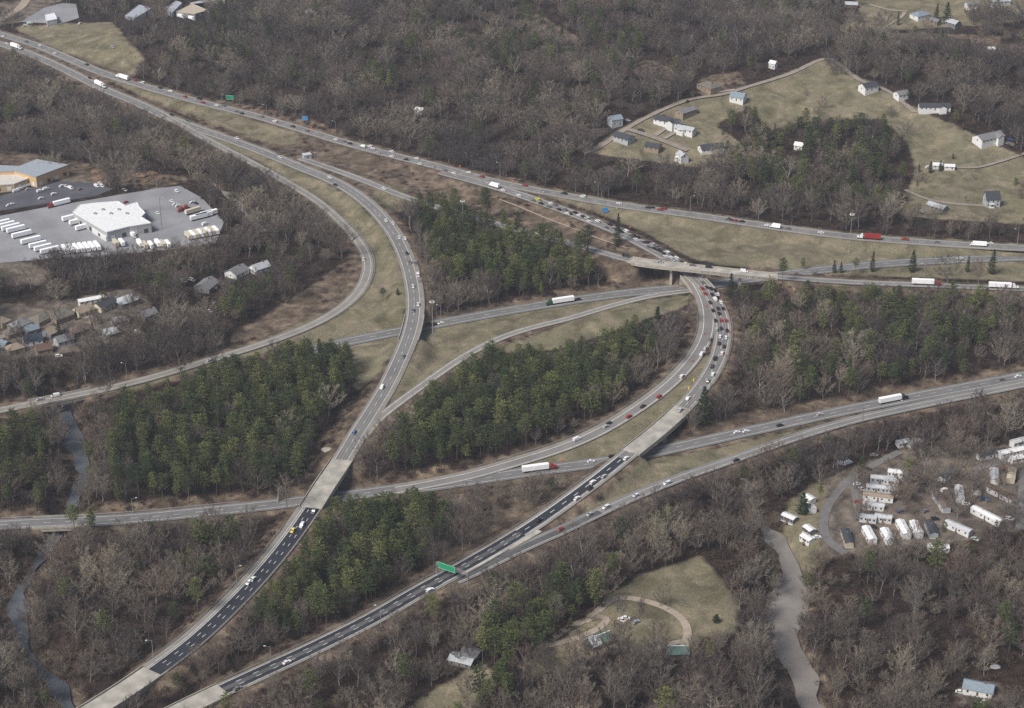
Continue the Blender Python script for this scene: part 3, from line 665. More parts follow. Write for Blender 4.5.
def make_pine(seed, Ht=19.0, base=.34, rmax=3.1, conic=.55, whorls=14, tuft=16, size=.8):
    rr = random.Random(seed); tr = MB(); cr = MB()
    top = Vector((rr.uniform(-.5, .5), rr.uniform(-.5, .5), Ht)); tr.tube((0, 0, -.6), top*.55, .26, .16, 5); tr.tube(top*.55, top*.98, .16, .04, 4)
    for wi in range(whorls):
        t = wi/(whorls-1); z = base+(.985-base)*t
        Lb = rmax*(((1-t)**conic)*(.45+.55*min(1, t/.18)) if conic > .65 else math.sqrt(max(0, 1-(abs(t-.38)/.64)**2.2))) + .2
        nb = max(3, int(round(6.5-3*t)))
        a0 = rr.uniform(0, 6.28)
        for b_ in range(nb):
            az = a0+6.283*b_/nb+rr.uniform(-.3, .3); L = Lb*rr.uniform(.65, 1.2); el = R(rr.uniform(-8, 22)+25*t)
            d = rot_dir(az, el); c = top*z
            if t < .8: tr.tube(c, c+d*L*.8, .05, .015, 3)
            for s in ((.42, .72, 1.0) if L > 1.6 else (.55, 1.0)):
                o = c+d*L*s
                for k in range(tuft):
                    dd = (d*.5+Vector((rr.gauss(0, 1), rr.gauss(0, 1), rr.gauss(.45, .8)))).normalized()
                    sliver(cr, o-dd*size*.25, dd, size*rr.uniform(.7, 1.25), size*rr.uniform(.35, .55), rr)
    return tr, cr
def make_bush(seed, Hb=2.2, n=110):
    rr = random.Random(seed); cr = MB()
    for k in range(n):
        az = rr.uniform(0, 6.28); el = R(rr.uniform(25, 85)); d = rot_dir(az, el)
        p = Vector((rr.gauss(0, .8), rr.gauss(0, .8), rr.uniform(-.2, Hb*.5)))
        sliver(cr, p, d, rr.uniform(.5, 1.0)*Hb*.6, rr.uniform(.12, .25), rr)
    return cr
def join(a, b_):
    m = MB(); n = len(a.v); m.v = a.v+b_.v; m.f = a.f+[tuple(i+n for i in f) for f in b_.f]; m.m = [0]*len(a.f)+[1]*len(b_.f); return m
protoC = {k: bpy.data.collections.new(k) for k in ('kind_bare', 'kind_pine', 'kind_scrub', 'kind_straw')}
TM = {'bare': [], 'pine': [], 'cedar': []}
bare_specs = [(1,18,1.05,0,.3),(2,19,.85,.3,.38),(3,16,1.3,0,.25),(4,20,.8,-.2,.45),(5,17,1.2,.2,.3),(6,18,1.0,-.3,.2),(7,15,1.45,0,.24),(8,21,.72,.1,.5),(9,17,1.35,.2,.35),(10,19,1.15,-.2,.3)]
for i, (sd_, h_, sp_, le_, lo_) in enumerate(bare_specs):
    a, b_ = make_bare(sd_, h_, sp_, le_, lo_)
    TM['bare'].append((a.mesh('bare_trunk', M['bark']), b_.mesh('bare_crown', M['twig']), h_))
    o = bpy.data.objects.new('bare_kind_%d' % i, join(a, b_).mesh('bare_both', [M['bark'], M['twig']])); protoC['kind_bare'].objects.link(o)
pine_specs = [(11,19,.42,3.7,.40),(12,21,.5,3.4,.45),(13,17,.38,3.9,.42),(14,20,.52,3.8,.36),(15,18,.32,3.3,.7),(16,22,.58,3.8,.38),(17,17,.45,4.1,.3)]
for i, sp in enumerate(pine_specs):
    a, b_ = make_pine(*sp)
    TM['pine'].append((a.mesh('pine_trunk', M['pinebark']), b_.mesh('pine_crown', M['needle']), sp[1]))
    o = bpy.data.objects.new('pine_kind_%d' % i, join(a, b_).mesh('pine_both', [M['pinebark'], M['needle']])); protoC['kind_pine'].objects.link(o)
for i in range(2):
    a, b_ = make_pine(31+i, 20, .04, 4.2, .8, 20, 10, 1.0)
    TM['cedar'].append((a.mesh('cedar_trunk', M['pinebark']), b_.mesh('cedar_crown', M['cedar']), 20))
for i in range(4):
    o = bpy.data.objects.new('scrub_kind_%d' % i, make_bush(40+i, [2.2, 3.0, 1.6, 2.6][i]).mesh('scrub', M['scrub'])); protoC['kind_scrub'].objects.link(o)
    o = bpy.data.objects.new('straw_kind_%d' % i, make_bush(50+i, [1.0, 1.5, .8, 1.2][i], 60).mesh('straw', M['straw'])); protoC['kind_straw'].objects.link(o)

# ------------------------------------------------------------------ where they stand
PINES = [
 ([(128,395),(200,372),(270,352),(350,338),(378,352),(376,380),(345,415),(318,440),(300,470),(250,500),(120,500),(105,470),(115,430)], .86),
 ([(-20,420),(30,415),(48,460),(45,500),(-20,530)], .55),
 ([(480,352),(520,338),(600,320),(648,322),(652,350),(625,385),(600,405),(540,440),(470,468),(400,470),(385,445),(420,405)], .9),
 ([(318,500),(350,478),(390,480),(440,496),(452,520),(430,560),(380,590),(320,620),(262,635),(255,600),(290,555)], .8),
 ([(440,690),(490,625),(545,585),(612,568),(625,590),(590,612),(530,650),(500,690)], .85),
 ([(412,196),(500,205),(590,245),(606,272),(560,290),(450,285),(425,250)], .82),
 ([(740,285),(1000,300),(980,385),(800,400),(740,330)], .5),
 ([(720,150),(760,105),(900,118),(925,180),(900,215),(760,205)], .5),
 ([(205,268),(290,250),(345,255),(325,300),(275,332),(205,320)], .34),
 ([(170,530),(245,525),(250,600),(180,605)], .22), ([(380,20),(520,40),(520,90),(400,70)], .2), ([(520,10),(640,20),(640,70),(520,60)], .22),
 ([(180,15),(240,10),(250,60),(190,60)], .25), ([(420,690),(560,690),(560,708),(420,708)], .35), ([(350,50),(450,30),(470,110),(340,110)], .15)]
sp0 = 6.1
gx = np.arange(-820, 820, sp0); gy = np.arange(690, 2120, sp0)
TX, TY = np.meshgrid(gx, gy); TX = TX+rng.uniform(-.46, .46, TX.shape)*sp0; TY = TY+rng.uniform(-.46, .46, TY.shape)*sp0
TX = TX.ravel(); TY = TY.ravel(); TZ = hz(TX, TY); tpx, tpy = project(TX, TY, TZ)
inf = (tpx > -60) & (tpx < 1084) & (tpy > -45) & (tpy < 775)
TX, TY, TZ, tpx, tpy = TX[inf], TY[inf], TZ[inf], tpx[inf], tpy[inf]
# distance to pavement and water
def droad(X, Y):
    D = np.full(X.shape, 1e9)
    for r in ROADS.values():
        S = r['S'][::2]
        for c in range(0, len(X), 4000):
            sl = slice(c, c+4000); D[sl] = np.minimum(D[sl], np.sqrt(((X[sl, None]-S[None, :, 0])**2+(Y[sl, None]-S[None, :, 1])**2).min(1))-r['w']/2)
    return D
def dwater(X, Y):
    D = np.full(X.shape, 1e9)
    for r in RIVERS.values():
        S = r['S']; D = np.minimum(D, (np.sqrt((X[:, None]-S[None, :, 0])**2+(Y[:, None]-S[None, :, 1])**2)-S[None, :, 3]/2).min(1))
    return D
DR = droad(TX, TY); DW = dwater(TX, TY)
ok = (DR > 5) & (DW > 1.0)
wob = lambda s_, q_: 5.5*(np.sin(TX/s_+q_)*np.cos(TY/(s_*.8)+q_*2)+.7*np.sin((TX-TY)/(s_*.45)+q_))
hillf = np.where((tpx > 560) & (tpy < 235), 2.0, 1.0)
jx, jy = tpx+wob(23, .3)*hillf, tpy+.6*wob(31, 1.7)*hillf
inpark = np.zeros(TX.shape, bool)
for p in DIRT[:2]: inpark |= inpoly(tpx, tpy, p)
inyard = inpoly(tpx, tpy, GRASS[9]); inhill = inpoly(tpx, tpy, GRASS[6]) | inpoly(tpx, tpy, GRASS[7])
for p in NOTREE: ok &= ~inpoly(jx, jy, p) | (inpark & (rng.random(TX.shape) < np.where(tpx < 300, .55, .97))) | (inyard & (rng.random(TX.shape) < .3)) | (inhill & (rng.random(TX.shape) < .03))
for S in (LANES['park'], LANES['row'], LANES['park3'], LANES['park4']): ok &= np.sqrt(((TX[:, None]-S[None, :, 0])**2+(TY[:, None]-S[None, :, 1])**2).min(1)) > 4.5
for x, y, a, b_ in BUILD: ok &= ~((abs(tpx-x) < a*.9) & (abs(tpy-y-1) < b_))
mx_, my_ = project(TX, TY, TZ+9)
pf = np.full(TX.shape, .045)
for p, f in PINES: pf = np.where(inpoly(mx_, my_, p), f, pf)
ispine = rng.random(TX.shape) < pf
height = np.where(ispine, rng.uniform(12, 24, TX.shape), 8+16*rng.random(TX.shape)**1.2)
height = np.where(inpark | inyard | inhill, height*np.where(inpark, .75, .6), np.where((TY > 1430) & ~ispine, height*.82+1.5, height))
grove = np.sin(TX/37+1.3)*np.sin(TY/43)+np.sin((TX+TY)/61)
height *= 1+.10*grove*(~ispine)
gapn = np.sin(TX/19+.7)*np.sin(TY/24+1)+.8*np.sin((TX+1.7*TY)/31)
keep = (rng.random(TX.shape) < np.where((TY > 1430) & ~ispine, .72, 1)) & (rng.random(TX.shape) < np.where(pf > .5, np.where(gapn > .9, .6, .93), np.where(gapn > .6, .22, .58)))
thin = (pf > .5) & ~ispine; height = np.where(thin, height*.85, height)
ok &= keep
def blocks(h):
    bad = isclear(tpx, tpy); soft = rng.uniform(0, 9, TX.shape)*hillf
    free = inpark | inyard | inhill; bad &= ~inhill & ~inyard
    for fr in (.5, .8, .97):
        x, y = project(TX, TY, TZ+h*fr)
        for dx in ((-3, 3) if fr < .9 else (0,)): bad |= isclear(x+dx, y+soft*(fr > .6)) & ~free
    return bad
b1 = blocks(height); h2 = height*.62; b2 = blocks(h2)
height = np.where(b1 & ~b2, h2, height); scrubby = ok & b1 & b2; ok &= ~(b1 & b2)
TX1, TY1, TZ1, H1, P1, px1, py1 = [a[ok] for a in (TX, TY, TZ, height, ispine, tpx, tpy)]

def scatter(name, coll, X, Y, Z, S, idx, label, cat):
    me = bpy.data.meshes.new(name); me.vertices.add(len(X))
    me.vertices.foreach_set('co', np.stack([X, Y, Z], 1).astype(np.float32).ravel())
    for nm, ty, arr in (('pick', 'INT', idx), ('turn', 'FLOAT_VECTOR', np.stack([rng.normal(0, .03, len(X)), rng.normal(0, .03, len(X)), rng.uniform(0, 6.283, len(X))], 1)), ('size', 'FLOAT_VECTOR', S)):
        at = me.attributes.new(nm, ty, 'POINT')
        if ty == 'INT': at.data.foreach_set('value', np.asarray(arr, np.int32))
        else: at.data.foreach_set('vector', np.asarray(arr, np.float32).ravel())
    o = link(name, me); ng = bpy.data.node_groups.new(name+'_nodes', 'GeometryNodeTree')
    ng.interface.new_socket('Geometry', in_out='INPUT', socket_type='NodeSocketGeometry')
    ng.interface.new_socket('Geometry', in_out='OUTPUT', socket_type='NodeSocketGeometry')
    n = ng.nodes; gi = n.new('NodeGroupInput'); go = n.new('NodeGroupOutput'); ip = n.new('GeometryNodeInstanceOnPoints')
    ci = n.new('GeometryNodeCollectionInfo'); ci.inputs['Collection'].default_value = coll
    ci.inputs['Separate Children'].default_value = True; ci.inputs['Reset Children'].default_value = True
    def na(nm, ty): x = n.new('GeometryNodeInputNamedAttribute'); x.data_type = ty; x.inputs['Name'].default_value = nm; return x.outputs[0]
    l = ng.links; l.new(gi.outputs[0], ip.inputs['Points']); l.new(ci.outputs[0], ip.inputs['Instance'])
    ip.inputs['Pick Instance'].default_value = True
    l.new(na('pick', 'INT'), ip.inputs['Instance Index']); l.new(na('turn', 'FLOAT_VECTOR'), ip.inputs['Rotation']); l.new(na('size', 'FLOAT_VECTOR'), ip.inputs['Scale'])
    l.new(ip.outputs[0], go.inputs[0])
    md = o.modifiers.new('scatter', 'NODES'); md.node_group = ng
    tag(o, label, cat, None, 'stuff'); return o
dist = np.hypot(TX1, TY1)
infr = (px1 > 4) & (px1 < 1020) & (py1 > 20) & (py1 < 722)
def zone_text(px, py, pine):
    if pine:
        if inpoly([px], [py-16], PINES[3][0])[0]: return ('tall green pine in the grove between the black curved lanes and the long lower highway', 'pines of the grove between the two dark highways')
        if inpoly([px], [py-16], PINES[4][0])[0]: return ('olive green pine in the clump beside the farm field', 'pines beside the farm field')
        if inpoly([px], [py-16], PINES[2][0])[0]: return ('slender green pine in the dense stand inside the grassy triangle of ramps', 'pines of the triangular stand')
        if inpoly([px], [py-16], PINES[0][0])[0]: return ('dark green pine in the dense stand between the loop ramp and flat roadway', 'pines of the stand below the loop ramp')
        if inpoly([px], [py-16], PINES[1][0])[0]: return ('dark pine west of the slate coloured creek', 'pines west of the creek')
        if px < 300: return ('scattered evergreen among bare trees of the creek bottom wood', 'evergreens in the creek bottom wood')
        if px > 800: return ('scattered evergreen among the bare trees east of the muddy stream', 'evergreens east of the muddy stream')
        return ('scattered evergreen in the bare woods between the lower highway and the muddy stream', 'evergreens between lower highway and stream')
    if px < 300 and py < 690-(px-150)*.7: return ('bare grey brown tree in the creek bottom wood outside the black curved lanes', 'bare trees of the creek bottom wood')
    if px > 800: return ('bare pale limbed tree in the wood east of the muddy stream', 'bare trees east of the muddy stream')
    if px > 690: return ('bare tree on the west bank of the muddy stream', 'bare trees on the west bank of the stream')
    if px > 420: return ('bare tree in the woods around the green roofed farm sheds', 'bare trees around the farm')
    if py > 500+(1-(px-100)/400)*208+8: return ('bare tree in the strip of woods below the long dark highway', 'bare trees below the long dark highway')
    return ('bare tree mixed into the woods between the two dark highways', 'bare trees between the two dark highways')
solo = 0
def put_tree(kind, x, y, z, h, label, group, k=None, cat=None, wd=1.0):
    tm = TM[kind]; k = int(rng.integers(len(tm))) if k is None else k; a, b_, h0 = tm[k]
    nm = {'bare': 'bare_tree', 'pine': 'pine_tree', 'cedar': 'cedar_tree'}[kind]
    o = empty(nm, (x, y, z), float(rng.uniform(0, 6.28))); s = h/h0; wd = wd*float(rng.uniform(1.0, 1.35)) if kind == 'bare' else wd; o.scale = (s*wd, s*wd, s)
    tag(o, label, cat or {'bare': 'bare tree', 'pine': 'pine tree', 'cedar': 'evergreen tree'}[kind], group)
    link('trunk', a, o); link('crown', b_, o); return o
single = np.zeros(len(TX1), bool)
for pine in (False, True):
    sel = np.where(infr & (P1 == pine))[0]; sel = sel[np.argsort(dist[sel]/np.maximum(H1[sel], 5)**.5)][:288]
    single[sel] = True
    for i in sel:
        la, gr = zone_text(px1[i], py1[i], pine)
        put_tree('pine' if pine else 'bare', float(TX1[i]), float(TY1[i]), float(TZ1[i]), float(H1[i]), la, gr)
for pine, coll, hs, nm, la, ca in ((False, 'kind_bare', [s[1] for s in bare_specs], 'bare_woodland', 'brown grey leafless forest filling the slopes around and between the highways', 'woodland'),
                                  (True, 'kind_pine', [s[1] for s in pine_specs], 'pine_woodland', 'dense green pine stands in the interchange islands and mixed through the forest', 'pine woodland')):
    m = (P1 == pine) & ~single; idx = rng.integers(0, len(hs), m.sum()); s = H1[m]/np.array(hs)[idx]
    if not pine:
        farm = TY1[m] > 1430; idx = np.where(farm, np.array([0, 2, 4, 6, 8, 9])[rng.integers(0, 6, m.sum())], idx); s = H1[m]/np.array(hs)[idx]
    wd = s*rng.uniform(.8, 1.12, m.sum()) if pine else s*rng.uniform(1.0, 1.5, m.sum())*np.where(farm, 1.28, 1.06)
    scatter(nm, protoC[coll], TX1[m], TY1[m], TZ1[m], np.stack([wd, wd, s], 1), idx, la, ca)
print('TREES bare', (~P1).sum(), 'pine', P1.sum())
# brown undergrowth on the edges, straw on the verges
def scrub_at(n, cond, X, Y): pass
sx = np.arange(-820, 820, 3.6); sy = np.arange(690, 1750, 3.6); SX, SY = np.meshgrid(sx, sy)
SX = (SX+rng.uniform(-1.8, 1.8, SX.shape)).ravel(); SY = (SY+rng.uniform(-1.8, 1.8, SY.shape)).ravel(); SZ = hz(SX, SY); qx, qy = project(SX, SY, SZ)
m = (qx > -30) & (qx < 1054) & (qy > -20) & (qy < 740); SX, SY, SZ, qx, qy = [a[m] for a in (SX, SY, SZ, qx, qy)]
d2 = droad(SX, SY); dw2 = dwater(SX, SY)
g_ = np.zeros(SX.shape, bool); dr_ = np.zeros(SX.shape, bool)
for p in GRASS+[q_[2] for q_ in LOTS.values()]+DIRT: g_ |= inpoly(qx, qy, p)
for p in DRY: dr_ |= inpoly(qx, qy, p)
for x, y, a, b_ in BUILD: g_ |= (abs(qx-x) < a) & (abs(qy-y) < b_+1)
hx, hy = project(SX, SY, SZ+2.2)
tall_ok = ~(isclear(hx, hy) | isclear(qx, qy))
cl = np.sin(SX/9)*np.sin(SY/11)+np.sin((SX-SY)/23)
rnd = rng.random(SX.shape)
scr = (~g_) & (d2 > 4.5) & (dw2 > .5) & tall_ok & np.where(dr_, (rnd < .22) & (cl > .2), rnd < .55)
idx = rng.integers(0, 4, scr.sum()); s = rng.uniform(.7, 1.5, scr.sum())
scatter('undergrowth', protoC['kind_scrub'], SX[scr], SY[scr], SZ[scr]-.1, np.stack([s*1.2, s*1.2, s*.85], 1), idx, 'low leafless brown brush covering banks and the forest floor', 'undergrowth')
st_ = (d2 > 1.6) & (d2 < 14) & (dw2 > 1) & ~scr & (rnd < np.where(g_, .05, .5)) & ~isclear(qx, qy)
st_ |= dr_ & ~scr & (rnd < .28) & (d2 > 1.6)
idx = rng.integers(0, 4, st_.sum()); s = rng.uniform(.6, 1.2, st_.sum())
scatter('dry_grass', protoC['kind_straw'], SX[st_], SY[st_], SZ[st_]-.1, np.stack([s, s, s*.8], 1), idx, 'tufts of straw coloured dead grass along the highway banks', 'dry grass')
print('scrub', scr.sum(), 'straw', st_.sum())
# trees that stand on their own
SOLO = [
 ('cedar',617,247,26,.62,'tall narrow dark evergreen standing alone beside the traffic jam before the overpass'),
 ('cedar',587,270,19,.7,'dark pointed evergreen on the bank just west of the overpass'),
 ('cedar',657,342,26,.95,'large pointed spruce alone on the grass inside the ramp curve'),
 ('pine',634,338,17,.8,'smaller ragged pine beside the large pointed spruce'),
 ('cedar',703,424,26,1.1,'broad dark evergreen beside the slanting bridge over the lower roadway'),
 ('cedar',731,299,19,.85,'dark evergreen just outside the start of the packed curve below the overpass'),
 ('pine',782,284,19,.8,'slim pine at the east end of the overpass'),
 ('pine',803,270,9,.9,'small round pine right of the slim pine by the overpass end'),
 ('cedar',834,273,10,.9,'first of two small round evergreens left of the tall median mast'),
 ('cedar',841,273,9,.9,'second of two small round evergreens left of the tall median mast'),
 ('pine',855,275,13,1.1,'wide grey green pine right beside the tall median mast'),
 ('cedar',872,272,16,.7,'narrow evergreen right of the wide pine by the median mast'),
 ('cedar',912,272,17,1.0,'broad dark evergreen just above the red cab semi truck'),
 ('bare',948,284,22,1.2,'spreading grey bare tree between the two semi trucks in the median'),
 ('cedar',967,272,13,.7,'small evergreen behind the grey bare median tree'),
 ('cedar',991,274,19,.9,'dark evergreen left of the white cab semi truck at the view edge'),
 ('bare',978,285,20,1.0,'thin bare tree in front of the white cab semi truck'),
 ('pine',75,533,18,1.2,'round yellow green pine leaning over the flat roadway by the creek'),
 ('pine',92,532,16,1.1,'greyer pine right of the round one by the flat roadway'),
 ('pine',383,300,9,1.4,'round dark bush on the grass inside the loop beside the roadway'),
 ('cedar',398,295,5,1.6,'low dark bush next to the round one inside the loop'),
 ('cedar',910,99,14,1.3,'dark evergreen beside the small white hilltop house'),
 ('cedar',953,159,5,1.1,'tiny dark evergreen alone in the hill field'),
 ('cedar',930,173,10,1.0,'dark evergreen at the left end of the two white sheds'),
 ('cedar',940,171,9,1.0,'dark evergreen between the two white sheds'),
 ('cedar',919,172,7,1.0,'little reddish dark evergreen left of the two white sheds'),
 ('cedar',716,622,5,2.2,'low dark bush alone in the farm meadow'),
 ('cedar',60,338,13,.9,'dark pointed evergreen between houses in the small neighbourhood row'),
 ('cedar',93,337,11,1.0,'dark pointed evergreen next to the brown roofed house'),
 ('cedar',76,320,8,.9,'small dark evergreen behind the brown roofed house'),
 ('cedar',210,281,15,.9,'dark evergreen behind the grey roofed house by the woods'),
 ('cedar',803,514,14,1.5,'bushy dark evergreen shading the white trailers by the muddy stream'),
 ('cedar',936,20,16,.9,'dark evergreen behind the pale house at the top edge'),
 ('cedar',947,24,22,1.1,'tallest dark evergreen beside the pale house at the top edge'),
 ('cedar',898,25,14,.7,'narrow dark evergreen left of the pale house at the top edge'),
 ('bare',667,610,20,.45,'slim dark bare trunk standing in the farm meadow'),
 ('bare',641,630,20,.5,'slim dark bare tree beside the parked farm cars'),
 ('bare',619,628,21,.6,'tall dark bare tree at the fork of the farm track'),
 ('bare',660,690,17,1.2,'bare pale tree in front of the second green roofed shed'),
 ('bare',645,682,20,1.1,'bare pale tree between the two green roofed sheds'),
 ('pine',192,590,15,1.6,'broad bright green pine in the wood left of the black curved lanes'),
 ('pine',208,586,17,1.3,'second bright green pine right of the broad one by the black lanes'),
 ('pine',175,622,11,1.2,'small yellow green pine below the two bright green pines'),
]
for kind, px, py, h, wd, la in SOLO:
    x, y, z = G(px, py); put_tree(kind, x, y, z, h, la, None, wd=wd*1.15)

# ------------------------------------------------------------------ vehicles
COL = dict(white=(.8,.8,.79), silver=(.42,.43,.44), grey=(.17,.175,.18), black=(.018,.018,.02), red=(.32,.03,.025), blue=(.06,.12,.3), yellow=(.75,.62,.08), cream=(.62,.56,.42), green=(.03,.09,.05), brown=(.25,.15,.09))
def wheel_mesh(r=.34, wd=.24):
    mb = MB(); mb.tube((0, -wd/2, 0), (0, wd/2, 0), r, r, 10, 0, True); return mb.mesh('wheel', M['tyre'])
W1 = wheel_mesh(); W2 = wheel_mesh(.5, .3)
def car_proto(kind):
    """local axes: +X forward, Z up, origin on the road"""
    body, gl = MB(), MB(); L, Wd = {'sedan': (4.7, 1.85), 'suv': (4.8, 1.95), 'pickup': (5.6, 2.0), 'van': (5.4, 2.05)}[kind]
    h, w2 = L/2, Wd/2
    def slab(x0, x1, z0, z1, t0, t1, ty, mb, mi=0):   # tapering: rear t0, front t1, sides ty
        mb.hexa([(x0, -w2, z0), (x1, -w2, z0), (x1, w2, z0), (x0, w2, z0)], [(x0+t0, -w2+ty, z1), (x1-t1, -w2+ty, z1), (x1-t1, w2-ty, z1), (x0+t0, w2-ty, z1)], mi)
    if kind == 'sedan':
        slab(-h, h, .28, .88, .12, .3, .08, body); g = (-h+.85, h-1.35, .88, 1.42, .5, .7, .2)
    elif kind == 'suv':
        slab(-h, h, .32, 1.05, .08, .2, .06, body); g = (-h+.1, h-1.35, 1.05, 1.68, .2, .5, .16)
    elif kind == 'pickup':
        slab(-h, h, .4, .95, .05, .2, .05, body); g = (-.55, h-1.55, 1.1, 1.72, .2, .55, .2)
        slab(-.6, h, .95, 1.1, 0, .25, .1, body)
        for y in (-w2+.1, w2-.2): body.box(-h+.05, -.6, y, y+.1, .95, 1.2)
        body.box(-h+.05, -h+.13, -w2+.2, w2-.2, .95, 1.2)
    else:
        slab(-h, h, .35, 1.15, .04, .15, .04, body); slab(-h+.04, h-1.3, 1.15, 2.15, .05, .35, .16, body); g = (h-2.0, h-.9, 1.15, 1.9, .2, .75, .14)
    gx0, gx1, gz0, gz1, t0, t1, ty = g
    slab(gx0, gx1, gz0, gz1, t0, t1, ty, gl)
    if kind != 'van':
        body.box(gx0+t0-.22, gx1-t1+.18, -w2+ty-.07, w2-ty+.07, gz1-.05, gz1+.08, 0, .12, .06)
        for x in (gx0+t0*.5, (gx0+gx1)/2-.05): body.box(x, x+.09, -w2+ty*.55, w2-ty*.55, gz0, gz1)
    lamps = MB(); zb = gz0-.32
    def lamp(x, y, m): mb = MB(); mb.box(x, x+.06, y-.2, y+.2, zb, zb+.2); return mb.mesh('lamp', m)
    return dict(body=body.mesh('car_body', M['paintbody']), windows=gl.mesh('car_windows', M['glass']),
                wheels=[(x, y) for x in (-h+.95, h-.95) for y in (-w2+.1, w2-.1)],
                tail=[lamp(-h-.03, y, M['taillamp']) for y in (-w2+.3, w2-.3)], head=[lamp(h-.03, y, M['headlamp']) for y in (-w2+.35, w2-.35)], W=W1)
CP_ = {k: car_proto(k) for k in ('sedan', 'suv', 'pickup', 'van')}
CARNAME = dict(sedan='sedan_car', suv='suv_car', pickup='pickup_truck', van='cargo_van')
CARWORD = dict(sedan='sedan', suv='SUV', pickup='pickup', van='van')
def put_car(kind, x, y, z, rz, col, label, group=None, pitch=0.0, near=True):
    p = CP_[kind]; o = empty(CARNAME[kind], (x, y, z), rz); o.rotation_euler = (0, -pitch, rz)
    tag(o, label, {'pickup': 'pickup truck', 'van': 'van'}.get(kind, 'car'), group)
    c = (*[min(1, v*random.uniform(.92, 1.05)) for v in COL[col]], 1)
    for nm, me in (('body', p['body']), ('windows', p['windows'])): link(nm, me, o).color = c
    if near:
        for a, b_ in p['wheels']: w_ = link('wheel', p['W'], o); w_.location = (a, b_, .34)
        for m_ in p['tail']: link('tail_light', m_, o)
        for m_ in p['head']: link('headlight', m_, o)
    return o
# articulated lorries
def tractor_parts(root, col, x0, cab='sleeper'):
    c = (*COL[col], 1); mb = MB()
    mb.hexa([(x0, -1.2, .9), (x0+2.5, -1.2, .9), (x0+2.5, 1.2, .9), (x0, 1.2, .9)], [(x0+.1, -1.1, 3.75), (x0+1.2, -1.1, 3.75), (x0+1.2, 1.1, 3.75), (x0+.1, 1.1, 3.75)])
    mb.hexa([(x0, -1.22, .9), (x0+2.7, -1.22, .9), (x0+2.7, 1.22, .9), (x0, 1.22, .9)], [(x0+.05, -1.18, 2.9), (x0+2.0, -1.18, 2.9), (x0+2.0, 1.18, 2.9), (x0+.05, 1.18, 2.9)])
    mb.box(x0+2.7, x0+4.3, -.95, .95, .8, 1.95, 0, .12, .1)
    b_ = mb.build('cab', M['paintbody'], root); b_.color = c
    g = MB(); g.hexa([(x0+2.08, -1.05, 2.05), (x0+2.45, -1.05, 2.05), (x0+2.45, 1.05, 2.05), (x0+2.08, 1.05, 2.05)], [(x0+1.85, -1.0, 2.85), (x0+2.1, -1.0, 2.85), (x0+2.1, 1.0, 2.85), (x0+1.85, 1.0, 2.85)])
    g.build('windscreen', M['glass'], b_)
    ch = MB(); ch.box(x0-2.6, x0+4.2, -.45, .45, .6, .9); ch.build('chassis', M['dark_steel'], root)
    e = MB()
    for y in (-1.25, 1.25): e.tube((x0-.1, y*.85, .9), (x0-.1, y*.85, 3.9), .09, .09, 6, 0, True)
    e.build('exhaust_stack', M['steel'], root)
    for x in (x0-2.0, x0-.8, x0+3.5):
        for y in (-1.05, 1.05): w_ = link('wheel', W2, root); w_.location = (x, y, .5)
    for y in (-.75, .75): l = MB(); l.box(x0+4.25, x0+4.34, y-.18, y+.18, 1.0, 1.3); l.build('headlight', M['headlamp'], root)
def trailer_parts(root, L, x1, col='white', part='trailer', flat=False):
    c = (*COL[col], 1); mb = MB()
    mb.box(x1-L, x1, -1.28, 1.28, 1.15, 4.1); t_ = mb.build(part, M['truckwhite'], root); t_.color = c if col != 'white' else (1, 1, 1, 1)
    u = MB(); u.box(x1-L+.2, x1-1, -.5, .5, .85, 1.14); u.box(x1-L+1.2, x1-L+4.2, -1.1, 1.1, .7, .85); u.build('underframe', M['dark_steel'], root)
    d = MB(); d.box(x1-L-.04, x1-L-.005, -1.15, -.03, 1.25, 4.0); d.box(x1-L-.04, x1-L-.005, .03, 1.15, 1.25, 4.0); d.build('rear_door', M['white_sign'], t_)
    for x in (x1-L+1.6, x1-L+2.9):
        for y in (-1.05, 1.05): w_ = link('wheel', W2, root); w_.location = (x, y, .5)
    lg = MB()
    for y in (-.8, .8): lg.box(x1-2.9, x1-2.75, y-.08, y+.08, .02, 1.14)
    lg.build('landing_leg', M['dark_steel'], root)
def semi(x, y, z, rz, cabcol, boxcol, label, L=15.5, pitch=0, tank=False):
    o = empty('semi_truck', (x, y, z), rz); o.rotation_euler = (0, -pitch, rz); tag(o, label, 'semi truck')
    x1 = L/2-1.6; trailer_parts(o, L, x1, boxcol); tractor_parts(o, cabcol, x1+.9); return o
